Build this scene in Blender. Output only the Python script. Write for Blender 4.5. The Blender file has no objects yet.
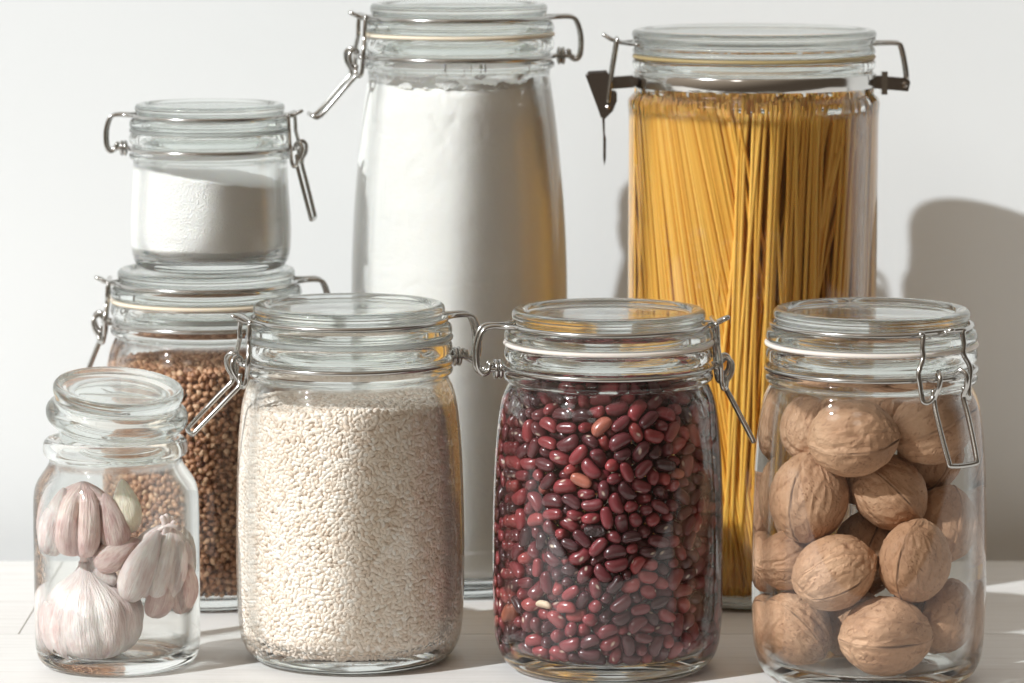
import bpy, bmesh, math, random
import numpy as np
from mathutils import Vector, Matrix, Quaternion, noise as mn

sc = bpy.context.scene
COL = sc.collection
CM = 0.01
rng = np.random.default_rng(7)
random.seed(7)
PI = math.pi

# ------------------------------------------------------------------ camera model (cm) used to read sizes off the photograph
F, H, PITCH = 4000.0, 37.7, 7.3
def alpha(py):
    return math.radians(PITCH) + math.atan((py - 341.5) / F)
def zat(py, D):
    return H - D * math.tan(alpha(py))
def xat(px, D, z=8):
    p = math.radians(PITCH)
    return (px - 512) / F * (D * math.cos(p) + (H - z) * math.sin(p))

# ------------------------------------------------------------------ materials
def new_mat(name):
    m = bpy.data.materials.new(name); m.use_nodes = True
    return m, m.node_tree.nodes, m.node_tree.links
def principled(name, col, rough=.5, metal=0, **kw):
    m, n, l = new_mat(name); p = n['Principled BSDF']
    p.inputs['Base Color'].default_value = (*col, 1)
    p.inputs['Roughness'].default_value = rough; p.inputs['Metallic'].default_value = metal
    for k, v in kw.items(): p.inputs[k.replace('_', ' ')].default_value = v
    return m, n, l, p
def node(n, typ, **kw):
    x = n.new(typ)
    for k, v in kw.items():
        if k in x.inputs: x.inputs[k].default_value = v
        else: setattr(x, k, v)
    return x
def noise_node(n, l, scale, detail=4, rough=.55, vec=None, coord='Object'):
    t = node(n, 'ShaderNodeTexNoise'); t.inputs['Scale'].default_value = scale
    t.inputs['Detail'].default_value = detail; t.inputs['Roughness'].default_value = rough
    if vec is None:
        c = n.new('ShaderNodeTexCoord'); vec = c.outputs[coord]
    l.new(vec, t.inputs['Vector'])
    return t
def ramp(n, l, src, stops):
    r = n.new('ShaderNodeValToRGB'); e = r.color_ramp.elements
    while len(e) < len(stops): e.new(.5)
    for el, (p, c) in zip(e, stops):
        el.position = p; el.color = (*c, 1)
    l.new(src, r.inputs['Fac']); return r
def bump(n, l, src, strength, dist, p):
    b = n.new('ShaderNodeBump'); b.inputs['Strength'].default_value = strength
    b.inputs['Distance'].default_value = dist
    l.new(src, b.inputs['Height']); l.new(b.outputs[0], p.inputs['Normal']); return b

def glass(name, col, clear, by_wall):
    """Solid glass where the piece is thick or seen edge on; where the wall is thin and faces the light, a clear pane with Fresnel reflection."""
    m, n, l = new_mat(name); n.clear()
    o = n.new('ShaderNodeOutputMaterial'); g = n.new('ShaderNodeBsdfGlass')
    g.inputs['IOR'].default_value = 1.5; g.inputs['Roughness'].default_value = 0
    g.inputs['Color'].default_value = (*col, 1)
    t = n.new('ShaderNodeBsdfTransparent'); t.inputs[0].default_value = (*[c * .99 for c in col], 1)
    gl = n.new('ShaderNodeBsdfGlossy'); gl.inputs['Roughness'].default_value = .02; gl.inputs['Color'].default_value = (1, 1, 1, 1)
    fr = n.new('ShaderNodeFresnel'); fr.inputs['IOR'].default_value = 1.38
    geo = n.new('ShaderNodeNewGeometry'); 
    ior = node(n, 'ShaderNodeMapRange'); l.new(geo.outputs['Backfacing'], ior.inputs[0]); ior.inputs[3].default_value = 1.38; ior.inputs[4].default_value = 1 / 1.38
    l.new(ior.outputs[0], fr.inputs['IOR'])
    thin = n.new('ShaderNodeMixShader'); l.new(fr.outputs[0], thin.inputs[0]); l.new(t.outputs[0], thin.inputs[1]); l.new(gl.outputs[0], thin.inputs[2])
    mix = n.new('ShaderNodeMixShader'); l.new(thin.outputs[0], mix.inputs[1]); l.new(g.outputs[0], mix.inputs[2])
    if by_wall:
        at = node(n, 'ShaderNodeAttribute', attribute_name='thick')
        lw = n.new('ShaderNodeLayerWeight'); lw.inputs['Blend'].default_value = .5
        mr = node(n, 'ShaderNodeMapRange', interpolation_type='SMOOTHSTEP'); l.new(lw.outputs['Facing'], mr.inputs[0]); mr.inputs[1].default_value = .38; mr.inputs[2].default_value = .70
        mr.inputs[4].default_value = 1.0
        mx = node(n, 'ShaderNodeMath', operation='MAXIMUM'); l.new(at.outputs['Fac'], mx.inputs[0]); l.new(mr.outputs[0], mx.inputs[1])
        ml = node(n, 'ShaderNodeMath', operation='MULTIPLY'); l.new(mx.outputs[0], ml.inputs[0]); ml.inputs[1].default_value = 1 - clear
        l.new(ml.outputs[0], mix.inputs[0])
    else: mix.inputs[0].default_value = 1 - clear
    l.new(mix.outputs[0], o.inputs[0]); return m
M = {}
M['glass'] = glass('jar_glass', (.985, .992, .988), 0, True)
M['lid_glass'] = glass('lid_glass', (.980, .993, .988), .05, False)

m, n, l, p = principled('wire_steel', (.50, .49, .47), .2, 1)
M['steel'] = m
m, n, l, p = principled('dark_steel', (.36, .33, .31), .24, 1)
M['dark_steel'] = m
m, n, l, p = principled('band_steel', (.66, .65, .63), .12, 1)
M['band'] = m

def rubber(name, col, trans):
    m, n, l, p = principled(name, col, .45, Transmission_Weight=trans)
    p.inputs['IOR'].default_value = 1.42
    p.inputs['Subsurface Weight'].default_value = .3 if trans < .5 else 0
    p.inputs['Subsurface Radius'].default_value = (.003, .002, .001)
    return m
M['rubber_cream'] = rubber('cream_rubber', (.80, .70, .55), 0)
M['rubber_white'] = rubber('white_rubber', (.76, .70, .64), 0)
M['rubber_yellow'] = rubber('yellow_rubber', (.62, .47, .22), .45)
M['rubber_clear'] = rubber('clear_rubber', (.80, .82, .80), .85)

# rice: translucent off-white grains
m, n, l, p = principled('rice', (.8, .74, .66), .42, Specular_IOR_Level=.4)
p.inputs['Subsurface Radius'].default_value = (.001, .0009, .0007); p.inputs['Subsurface Scale'].default_value = 1.0
g = n.new('ShaderNodeNewGeometry')
r = ramp(n, l, g.outputs['Random Per Island'], [(0, (.70, .56, .45)), (.3, (.81, .69, .585)), (.8, (.85, .75, .66)), (1, (.90, .84, .78))])
l.new(r.outputs[0], p.inputs['Base Color']); M['rice'] = m
# buckwheat
m, n, l, p = principled('buckwheat', (.3, .14, .07), .55)
g = n.new('ShaderNodeNewGeometry')
r = ramp(n, l, g.outputs['Random Per Island'], [(0, (.20, .085, .045)), (.4, (.37, .175, .09)), (.8, (.50, .27, .15)), (1, (.62, .40, .25))])
l.new(r.outputs[0], p.inputs['Base Color'])
t = noise_node(n, l, 700); bump(n, l, t.outputs[0], .25, .0006, p); M['buckwheat'] = m
# flour / sugar
m, n, l, p = principled('flour', (.82, .795, .765), .95, Subsurface_Weight=.15)
p.inputs['Subsurface Radius'].default_value = (.004, .003, .002)
t = noise_node(n, l, 260, 8, .65); t2 = noise_node(n, l, 40, 3)
mx = node(n, 'ShaderNodeMath', operation='ADD'); l.new(t.outputs[0], mx.inputs[0]); l.new(t2.outputs[0], mx.inputs[1])
bump(n, l, mx.outputs[0], .3, .0012, p); M['flour'] = m
m, n, l, p = principled('sugar', (.86, .84, .815), .4, Subsurface_Weight=.2)
p.inputs['Subsurface Radius'].default_value = (.004, .003, .002)
v = node(n, 'ShaderNodeTexVoronoi'); v.inputs['Scale'].default_value = 1500
c = n.new('ShaderNodeTexCoord'); l.new(c.outputs['Object'], v.inputs['Vector'])
bump(n, l, v.outputs['Distance'], .7, .0006, p); M['sugar'] = m
# pasta
m, n, l, p = principled('pasta', (.72, .40, .07), .42, Subsurface_Weight=.25)
p.inputs['Subsurface Radius'].default_value = (.003, .0015, .0005)
o = n.new('ShaderNodeObjectInfo'); g = n.new('ShaderNodeNewGeometry')
a = node(n, 'ShaderNodeMath', operation='ADD'); l.new(o.outputs['Random'], a.inputs[0]); l.new(g.outputs['Random Per Island'], a.inputs[1])
f = node(n, 'ShaderNodeMath', operation='FRACT'); l.new(a.outputs[0], f.inputs[0])
r = ramp(n, l, f.outputs[0], [(0, (.66, .31, .04)), (.5, (.77, .405, .065)), (1, (.84, .48, .10))])
l.new(r.outputs[0], p.inputs['Base Color']); M['pasta'] = m

# beans: glossy skins from nearly black maroon to red, pale hilum (attribute), faint mottling
def bean_mat(name, rnd_from, stops, rough=.26, wrinkle=0):
    m, n, l, p = principled(name, (.2, .03, .03), rough, Coat_Weight=.25, Coat_Roughness=.15)
    if rnd_from == 'object': o = n.new('ShaderNodeObjectInfo'); src = o.outputs['Random']
    else: o = n.new('ShaderNodeNewGeometry'); src = o.outputs['Random Per Island']
    r = ramp(n, l, src, stops)
    at = node(n, 'ShaderNodeAttribute', attribute_name='hilum')
    t = noise_node(n, l, 380, 5, .6)
    mr = node(n, 'ShaderNodeMapRange'); l.new(t.outputs[0], mr.inputs[0]); mr.inputs[3].default_value = .72; mr.inputs[4].default_value = 1.25
    mul = node(n, 'ShaderNodeMixRGB', blend_type='MULTIPLY'); mul.inputs[0].default_value = 1
    l.new(r.outputs[0], mul.inputs[1]); l.new(mr.outputs[0], mul.inputs[2])
    mix = node(n, 'ShaderNodeMixRGB'); l.new(at.outputs['Fac'], mix.inputs[0]); l.new(mul.outputs[0], mix.inputs[1])
    mix.inputs[2].default_value = (.75, .62, .5, 1); l.new(mix.outputs[0], p.inputs['Base Color'])
    if wrinkle:
        w = noise_node(n, l, 330, 3); bump(n, l, w.outputs[0], 1, wrinkle, p)
    else:
        w = noise_node(n, l, 220, 2); bump(n, l, w.outputs[0], .12, .0008, p)
    return m
BST = [(0, (.050, .017, .021)), (.3, (.105, .024, .030)), (.6, (.18, .031, .038)), (.85, (.26, .040, .046)), (.985, (.32, .058, .055)), (1, (.38, .13, .085))]
M['bean'] = bean_mat('bean_skin', 'object', BST)
M['bean_mass'] = bean_mat('bean_skin_mass', 'island', BST)
M['bean_black'] = bean_mat('wrinkled_bean_skin', 'object', [(0, (.03, .012, .014)), (1, (.04, .014, .016))], .4, .003)
M['bean_pale'] = principled('split_bean_flesh', (.62, .47, .33), .6)[0]
M['bean_orange'] = bean_mat('orange_bean_skin', 'object', [(0, (.42, .13, .08)), (1, (.45, .15, .09))])

# walnut shell
m, n, l, p = principled('walnut_shell', (.42, .25, .15), .62)
o = n.new('ShaderNodeObjectInfo'); c = n.new('ShaderNodeTexCoord')
ad = node(n, 'ShaderNodeVectorMath', operation='ADD'); l.new(c.outputs['Object'], ad.inputs[0]); l.new(o.outputs['Random'], ad.inputs[1])
t1 = noise_node(n, l, 55, 6, .62, ad.outputs[0]); t2 = noise_node(n, l, 420, 6, .7, ad.outputs[0])
mp = node(n, 'ShaderNodeMapping'); mp.inputs['Scale'].default_value = (1, 1, .35); l.new(ad.outputs[0], mp.inputs[0])
v = node(n, 'ShaderNodeTexVoronoi', feature='DISTANCE_TO_EDGE'); v.inputs['Scale'].default_value = 95
wv = noise_node(n, l, 120, 3, .5, mp.outputs[0]); va = node(n, 'ShaderNodeVectorMath', operation='MULTIPLY_ADD')
l.new(wv.outputs['Color'], va.inputs[0]); va.inputs[1].default_value = (.012,) * 3; l.new(mp.outputs[0], va.inputs[2]); l.new(va.outputs[0], v.inputs['Vector'])
cr = ramp(n, l, v.outputs['Distance'], [(0, (0,) * 3), (.10, (1,) * 3)])
r = ramp(n, l, t1.outputs[0], [(.28, (.33, .165, .085)), (.5, (.48, .265, .15)), (.72, (.62, .385, .24))])
at = node(n, 'ShaderNodeAttribute', attribute_name='seam')
d1 = node(n, 'ShaderNodeMixRGB', blend_type='MULTIPLY'); l.new(r.outputs[0], d1.inputs[1])
cr2 = ramp(n, l, v.outputs['Distance'], [(0, (.80, .74, .68)), (.05, (1, 1, 1))]); d1.inputs[0].default_value = .6; l.new(cr2.outputs[0], d1.inputs[2])
d2 = node(n, 'ShaderNodeMixRGB'); l.new(at.outputs['Fac'], d2.inputs[0]); l.new(d1.outputs[0], d2.inputs[1]); d2.inputs[2].default_value = (.085, .042, .024, 1)
at2 = node(n, 'ShaderNodeAttribute', attribute_name='crease'); d3 = node(n, 'ShaderNodeMixRGB', blend_type='MULTIPLY'); l.new(at2.outputs['Fac'], d3.inputs[0]); l.new(d1.outputs[0], d3.inputs[1]); d3.inputs[2].default_value = (.52, .42, .36, 1); l.new(d3.outputs[0], d2.inputs[1])
l.new(d2.outputs[0], p.inputs['Base Color'])
h = node(n, 'ShaderNodeMath', operation='MULTIPLY_ADD'); l.new(cr.outputs[0], h.inputs[0]); h.inputs[1].default_value = .5; l.new(t2.outputs[0], h.inputs[2])
bump(n, l, h.outputs[0], .8, .0013, p); M['walnut'] = m

# garlic skin: papery, streaked along the meridians (UV: u around, v along)
def garlic_mat(name, c0, c1, c2):
    m, n, l, p = principled(name, c1, .48, Subsurface_Weight=.25)
    p.inputs['Subsurface Radius'].default_value = (.005, .003, .002)
    uv = node(n, 'ShaderNodeUVMap'); mp = node(n, 'ShaderNodeMapping'); l.new(uv.outputs[0], mp.inputs[0])
    o = n.new('ShaderNodeObjectInfo'); l.new(o.outputs['Random'], mp.inputs['Location'])
    mp.inputs['Scale'].default_value = (26, 1.6, 1)
    t = noise_node(n, l, 3, 6, .65, mp.outputs[0])
    mp2 = node(n, 'ShaderNodeMapping'); mp2.inputs['Scale'].default_value = (5, 2, 1); l.new(uv.outputs[0], mp2.inputs[0]); l.new(o.outputs['Random'], mp2.inputs['Location'])
    t2 = noise_node(n, l, 1.6, 3, .5, mp2.outputs[0])
    r = ramp(n, l, t.outputs[0], [(.32, c0), (.5, c1), (.68, c2)])
    r2 = ramp(n, l, t2.outputs[0], [(.35, c0), (.65, c2)])
    mx = node(n, 'ShaderNodeMixRGB'); mx.inputs[0].default_value = .5; l.new(r.outputs[0], mx.inputs[1]); l.new(r2.outputs[0], mx.inputs[2])
    l.new(mx.outputs[0], p.inputs['Base Color'])
    bump(n, l, t.outputs[0], .8, .0022, p)
    return m
M['garlic_white'] = garlic_mat('garlic_white_skin', (.64, .44, .41), (.85, .76, .72), (.93, .89, .85))
M['garlic_pink'] = garlic_mat('garlic_pink_skin', (.52, .28, .27), (.78, .57, .52), (.91, .80, .73))
M['garlic_peeled'] = garlic_mat('garlic_peeled_clove', (.90, .78, .58), (.93, .84, .67), (.95, .89, .76))
M['garlic_root'] = principled('garlic_root', (.45, .31, .18), .8)[0]

# wall and table
m, n, l, p = principled('painted_wall', (.80, .815, .82), .9)
t = noise_node(n, l, 3, 3); r = ramp(n, l, t.outputs[0], [(.3, (.82, .842, .845)), (.7, (.85, .867, .868))]); l.new(r.outputs[0], p.inputs['Base Color'])
t2 = noise_node(n, l, 300, 4); bump(n, l, t2.outputs[0], .08, .001, p); M['wall'] = m
m, n, l, p = principled('white_painted_wood', (.78, .76, .74), .5)
c = n.new('ShaderNodeTexCoord'); mp = node(n, 'ShaderNodeMapping'); mp.inputs['Scale'].default_value = (6, 90, 90); l.new(c.outputs['Object'], mp.inputs[0])
t = noise_node(n, l, 2.2, 7, .6, mp.outputs[0]); r = ramp(n, l, t.outputs[0], [(.3, (.70, .68, .65)), (.48, (.78, .765, .74)), (.7, (.81, .80, .78))])
l.new(r.outputs[0], p.inputs['Base Color']); bump(n, l, t.outputs[0], .25, .0012, p); M['wood'] = m

# ------------------------------------------------------------------ mesh helpers (input in cm)
def link(name, me, mat, parent=None, loc=None, smooth=True):
    if mat is not None:
        for x in (mat if isinstance(mat, (list, tuple)) else [mat]): me.materials.append(x)
    if smooth: me.polygons.foreach_set('use_smooth', np.ones(len(me.polygons), bool))
    o = bpy.data.objects.new(name, me); COL.objects.link(o)
    if parent is not None: o.parent = parent
    if loc is not None: o.location = [c * CM for c in loc]
    return o
def mesh(name, verts, faces):
    me = bpy.data.meshes.new(name)
    v = np.asarray(verts, float) * CM
    me.from_pydata(v.tolist() if len(v) < 5000 else [tuple(x) for x in v], [], faces); me.update()
    return me
def big_mesh(name, V, Fq):
    """V (n,3) cm, Fq (m,4) or list of arrays of equal-size faces"""
    me = bpy.data.meshes.new(name); V = np.asarray(V, np.float32) * CM
    groups = Fq if isinstance(Fq, list) else [Fq]
    nl = sum(g.size for g in groups); nf = sum(len(g) for g in groups)
    me.vertices.add(len(V)); me.vertices.foreach_set('co', V.ravel())
    me.loops.add(nl); me.loops.foreach_set('vertex_index', np.concatenate([g.ravel() for g in groups]).astype(np.int32))
    starts = []; tot = []; k = 0
    for g in groups:
        s = g.shape[1]; starts.append(k + np.arange(len(g)) * s); k += g.size
    me.polygons.add(nf); me.polygons.foreach_set('loop_start', np.concatenate(starts).astype(np.int32))
    me.update(calc_edges=True); me.validate(); return me
def chaikin(p, n=2):
    for _ in range(n):
        q = [p[0]]
        for a, b in zip(p, p[1:]):
            q.append(tuple(.75 * x + .25 * y for x, y in zip(a, b))); q.append(tuple(.25 * x + .75 * y for x, y in zip(a, b)))
        q.append(p[-1]); p = q
    return p
def lathe(name, prof, N=144, close=False, warp=None):
    """revolve a profile (r, z); points with r = 0 become poles"""
    V = []; Fc = []; idx = []
    for r, z in prof:
        if r < 1e-4: idx.append((len(V), 1)); V.append((0, 0, z))
        else:
            idx.append((len(V), N))
            for k in range(N):
                a = 2 * PI * k / N
                V.append((r * math.cos(a), r * math.sin(a), z))
    P = len(prof)
    for i in range(P if close else P - 1):
        (a, na), (b, nb) = idx[i], idx[(i + 1) % P]
        for k in range(N):
            k2 = (k + 1) % N
            if na == 1 and nb == 1: continue
            if na == 1: Fc.append((a, b + k2, b + k))
            elif nb == 1: Fc.append((a + k, a + k2, b))
            else: Fc.append((a + k, a + k2, b + k2, b + k))
    if warp: V = [warp(Vector(v)) for v in V]
    me = mesh(name, V, Fc)
    bm = bmesh.new(); bm.from_mesh(me); bmesh.ops.recalc_face_normals(bm, faces=bm.faces); bm.to_mesh(me); bm.free()
    return me
def catmull(P, n=6, closed=False):
    P = [Vector(p) for p in P]; out = []; L = len(P)
    for i in range(L if closed else L - 1):
        if closed: p0, p1, p2, p3 = P[(i - 1) % L], P[i], P[(i + 1) % L], P[(i + 2) % L]
        else: p0, p1, p2, p3 = P[max(i - 1, 0)], P[i], P[i + 1], P[min(i + 2, L - 1)]
        for k in range(n):
            t = k / n
            out.append(.5 * ((2 * p1) + (p2 - p0) * t + (2 * p0 - 5 * p1 + 4 * p2 - p3) * t * t + (3 * p1 - p0 - 3 * p2 + p3) * t ** 3))
    if not closed: out.append(P[-1])
    return out
def wall_glass(me, z0, z1):
    """vertex attribute: 1 where the jar is thick (neck beads, foot), 0 on the thin wall between z0 and z1"""
    a = me.attributes.new('thick', 'FLOAT', 'POINT')
    z = np.array([v.co.z for v in me.vertices]) / CM
    t = np.clip((z - z1) / .35, 0, 1) + np.clip((z0 - z) / .3, 0, 1)
    a.data.foreach_set('value', np.clip(t, 0, 1).astype(np.float32)); return me
class Tubes:
    """collects swept wires of one part"""
    def __init__(s): s.V = []; s.F = []
    def add(s, path, r, closed=False, ns=10, smooth=6):
        P = catmull(path, smooth, closed) if smooth else [Vector(p) for p in path]
        L = len(P); base = len(s.V)
        T = []
        for i in range(L):
            if closed: t = P[(i + 1) % L] - P[i - 1]
            else: t = P[min(i + 1, L - 1)] - P[max(i - 1, 0)]
            T.append(t.normalized())
        nrm = T[0].orthogonal().normalized()
        if abs(T[0].z) < .9: nrm = (Vector((0, 0, 1)) - T[0] * T[0].z).normalized()
        for i in range(L):
            nrm = (nrm - T[i] * nrm.dot(T[i])).normalized(); b = T[i].cross(nrm)
            rr = r
            for k in range(ns):
                a = 2 * PI * k / ns
                s.V.append(P[i] + (nrm * math.cos(a) + b * math.sin(a)) * rr)
        for i in range(L if closed else L - 1):
            j = (i + 1) % L
            for k in range(ns):
                k2 = (k + 1) % ns
                s.F.append((base + i * ns + k, base + i * ns + k2, base + j * ns + k2, base + j * ns + k))
        if not closed:
            for i, e in ((0, -1), (L - 1, 1)):
                c = len(s.V); s.V.append(P[i] + T[i] * e * r * .6)
                o = base + i * ns
                for k in range(ns):
                    k2 = (k + 1) % ns
                    s.F.append((o + k2, o + k, c) if e < 0 else (o + k, o + k2, c))
        return s
    def prism(s, pts, y0, y1):
        """extrude an (x,z) outline from y0 to y1"""
        b = len(s.V); k = len(pts)
        s.V += [Vector((x, y0, z)) for x, z in pts] + [Vector((x, y1, z)) for x, z in pts]
        s.F.append(tuple(b + i for i in range(k))); s.F.append(tuple(b + k + i for i in reversed(range(k))))
        for i in range(k):
            j = (i + 1) % k; s.F.append((b + j, b + i, b + k + i, b + k + j))
    def build(s, name, mat, parent, rot=0, xf=None, smooth=True):
        V = s.V
        if xf: V = [xf(v) for v in V]
        if rot: R = Matrix.Rotation(rot, 3, 'Z'); V = [R @ v for v in V]
        return link(name, mesh(name, [tuple(v) for v in V], s.F), mat, parent, smooth=smooth)
def tag(o, label=None, cat=None, group=None, kind=None):
    if label: o['label'] = label
    if cat: o['category'] = cat
    if group: o['group'] = group
    if kind: o['kind'] = kind
    return o
def empty(name, x, y, z, label, cat, group=None):
    o = bpy.data.objects.new(name, None); COL.objects.link(o); o.empty_display_size = .02
    o.location = (x * CM, y * CM, z * CM); return tag(o, label, cat, group)
WORLD = (.088, .068, .050)
PATCHES = [(75, 62, (10, 95), (1.0, .84, .67), .45), (50, 30, (3, 9), (1.0, .98, .95), 5.0), (20, 24, (2, 6), (1, .97, .93), 3.5)]
# ------------------------------------------------------------------ the setting
WALL_Y, EDGE_Y = 211.0, 204.6
def slab(name, x0, x1, y0, y1, z0, z1, bev, mat, parent=None):
    bm = bmesh.new(); bmesh.ops.create_cube(bm, size=1)
    for v in bm.verts:
        v.co = Vector(((x0 + x1) / 2 + v.co.x * (x1 - x0), (y0 + y1) / 2 + v.co.y * (y1 - y0), (z0 + z1) / 2 + v.co.z * (z1 - z0))) * CM
    bmesh.ops.bevel(bm, geom=bm.edges[:], offset=bev * CM, segments=3, affect='EDGES')
    me = bpy.data.meshes.new(name); bm.to_mesh(me); bm.free()
    return link(name, me, mat, parent, smooth=False)
wall = slab('wall', -260, 260, WALL_Y, WALL_Y + 8, -40, 170, .1, M['wall']); tag(wall, 'plain white painted wall behind the jars', 'wall', kind='structure')
table = empty('table', 0, 0, 0, 'white painted wooden table top of wide boards', 'table'); table['kind'] = 'structure'
slab('board', -150, 150, 147.5, 166.5, -2.4, 0, .04, M['wood'], table)
slab('board', -150, 150, 166.52, 185.58, -2.4, 0, .04, M['wood'], table)
slab('board', -23.28, 150, 185.6, EDGE_Y, -2.4, 0, .04, M['wood'], table)
slab('board', -150, -23.3, 185.6, EDGE_Y, -2.4, 0, .04, M['wood'], table)

# ------------------------------------------------------------------ clip-top jars
def arc(r, z, a0, a1, n=48):
    return [(r * math.cos(a0 + (a1 - a0) * i / n), r * math.sin(a0 + (a1 - a0) * i / n), z) for i in range(n + 1)]
W = .114     # wire radius, cm
def clip_jar(name, px, D, label, outer, inner, lid, gasket, zb, rb, zn, rn, clasp, hinge, gmat, z0=0, lever=(2.1, -2.1), open_out=0, s=1.0, link_in=0):
    """zb, rb: bail wire ring round the lid; zn, rn: wire ring round the neck; clasp / hinge: directions in degrees"""
    root = empty(name, xat(px, D), D, z0, label, 'jar', 'clip-top glass storage jars')
    link('jar_body', wall_glass(lathe('jar_body', chaikin(outer, 2) + chaikin(inner, 2)), .85, zn - 1.0 * s), M['glass'], root)
    link('lid', lathe('lid', chaikin(lid, 2)), M['lid_glass'], root)
    if gasket:
        r0, r1, g0, g1 = gasket
        pr = chaikin([(r0, g0), (r1 - .05, g0), (r1, (g0 + g1) / 2), (r1 - .05, g1), (r0, g1)], 2)
        link('gasket', lathe('gasket', pr, close=True), gmat, root)
    ca, ha = math.radians(clasp), math.radians(hinge)
    d = (ha - ca) % (2 * PI)
    # bail: two half rings meeting at the hinge, small prong at the clasp
    b = Tubes(); g = .09 * s
    def pol(a, r, y, z):   # point in a frame whose X looks along angle a
        return Vector((r * math.cos(a) - y * math.sin(a), r * math.sin(a) + y * math.cos(a), z))
    hw = .42 * s
    e = hw / rb
    for sg, span in ((1, d), (-1, 2 * PI - d)):
        a0 = ca + sg * .10; a1 = ca + sg * (span - e - .12)
        P = [pol(ca, rb + .75 * s, sg * .12 * s, zb + .18 * s), pol(ca, rb + .40 * s, sg * .16 * s, zb + .02)] + [Vector(q) for q in arc(rb, zb, a0, a1, 40)]
        y = -sg * hw
        P += [pol(ha, rb + .45 * s, y * 1.05, zb + .02), pol(ha, rb + 1.05 * s, y, zb + .02), pol(ha, rb + 1.38 * s, y, zb - .18 * s), pol(ha, rb + 1.6 * s, y, zb - .9 * s),
              pol(ha, rb + 1.58 * s, y * .95, zn + .12 * s), pol(ha, rb + 1.35 * s, y * .8, zn - .18 * s), pol(ha, rb + 1.08 * s, y * .7, zn - .05), pol(ha, rb + 1.0 * s, y * .6, zn + .3 * s)]
        b.add(P, W * s, smooth=3)
    b.add([pol(ca, rb + .75 * s, .12 * s, zb + .18 * s), pol(ca, rb + .93 * s, .05 * s, zb + .26 * s), pol(ca, rb + .93 * s, -.05 * s, zb + .26 * s), pol(ca, rb + .75 * s, -.12 * s, zb + .18 * s)], W * s, smooth=3)
    b.build('bail_wire', M['steel'], root)
    # neck wire with its eye at the hinge and the two lugs at the clasp
    w = Tubes()
    w.add(arc(rn, zn, 0, 2 * PI, 72)[:-1], W * s, closed=True, smooth=0)
    for y in (-.28, .28):
        w.add([pol(ha, rn - .02, y * s, zn), pol(ha, rn + .6 * s, y * s, zn), pol(ha, rb + 1.25 * s, y * s, zn - .02)], W * .9 * s, smooth=3)
    for k in range(2):   # twisted knots
        xk = rn + (.30 + .2 * k) * s
        w.add([pol(ha, xk, .36 * s * math.cos(q), zn + .36 * s * math.sin(q)) for q in [2 * PI * i / 10 for i in range(10)]], W * .85 * s, closed=True, smooth=2)
    w.add([pol(ca, rn + .05, -.72 * s, zn), pol(ca, rn + .38 * s, -.66 * s, zn + .03), pol(ca, rn + .38 * s, .66 * s, zn + .03), pol(ca, rn + .05, .72 * s, zn)], W * .9 * s, smooth=4)
    w.build('neck_wire', M['steel'], root)
    cw = 1.25 * s
    # latch link: the frame that hangs on the bail
    lk = Tubes(); xo = rb + .34 * s - link_in
    zbot = zn - .75 * s
    h = zb + .10 - zbot
    side = [(1.0, 1.0), (.90, .985), (.95, .80), (.93, .63), (1.18, .42), (1.12, .2), (1.08, .08)]
    bow = [0, .02, .06, .08, .16, .2, .22]
    L = [pol(ca, xo + bw * s, -yy * cw, zbot + h * q) for (yy, q), bw in zip(side, bow)]
    R = [pol(ca, xo + bw * s, yy * cw, zbot + h * q) for (yy, q), bw in zip(side, bow)]
    endL = [pol(ca, xo + .30 * s, -1.05 * cw, zbot - .08), pol(ca, xo + .42 * s, -.9 * cw, zbot - .12), pol(ca, xo + .48 * s, -.74 * cw, zbot + .08), pol(ca, xo + .44 * s, -.70 * cw, zbot + .4)]
    endR = [pol(ca, xo + .30 * s, 1.05 * cw, zbot - .08), pol(ca, xo + .42 * s, .9 * cw, zbot - .12), pol(ca, xo + .48 * s, .74 * cw, zbot + .08), pol(ca, xo + .44 * s, .70 * cw, zbot + .4)]
    lk.add(endL[::-1] + L[::-1] + [pol(ca, xo - .02, -.8 * cw, zb + .13), pol(ca, xo - .02, .8 * cw, zb + .13)] + R + endR, W * s, smooth=4)
    lk.build('latch_link', M['steel'], root)
    # latch lever: coils on the neck lugs, then a U that sticks out and down
    lv = Tubes(); dx, dz = lever
    P = []
    for sg in (-1, 1):
        q = [pol(ca, rn + .42 * s, sg * .40 * cw, zn + .25 * s), pol(ca, rn + .62 * s, sg * .50 * cw, zn + .42 * s), pol(ca, rn + .86 * s, sg * .60 * cw, zn + .22 * s),
             pol(ca, rn + .84 * s, sg * .64 * cw, zn - .22 * s), pol(ca, rn + .62 * s, sg * .66 * cw, zn - .62 * s), pol(ca, rn + .60 * s, sg * .68 * cw, zn - .9 * s),
             pol(ca, rn + (.60 + dx * .3) * s, sg * .70 * cw, zn + (-.9 + dz * .3) * s), pol(ca, rn + (.60 + dx * .92) * s, sg * .64 * cw, zn + (-.9 + dz * .92) * s)]
        P.append(q)
    tip = [pol(ca, rn + (.60 + dx * 1.0) * s, -.50 * cw, zn + (-.9 + dz * 1.02) * s), pol(ca, rn + (.60 + dx) * s, .50 * cw, zn + (-.9 + dz * 1.02) * s)]
    if open_out: tip = [t + Vector((0, 0, open_out)) + (pol(ca, 1, 0, 0)) * open_out for t in tip]
    lv.add(P[0] + tip + P[1][::-1], W * s, smooth=4)
    lv.build('latch_lever', M['steel'], root)
    return root

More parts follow.
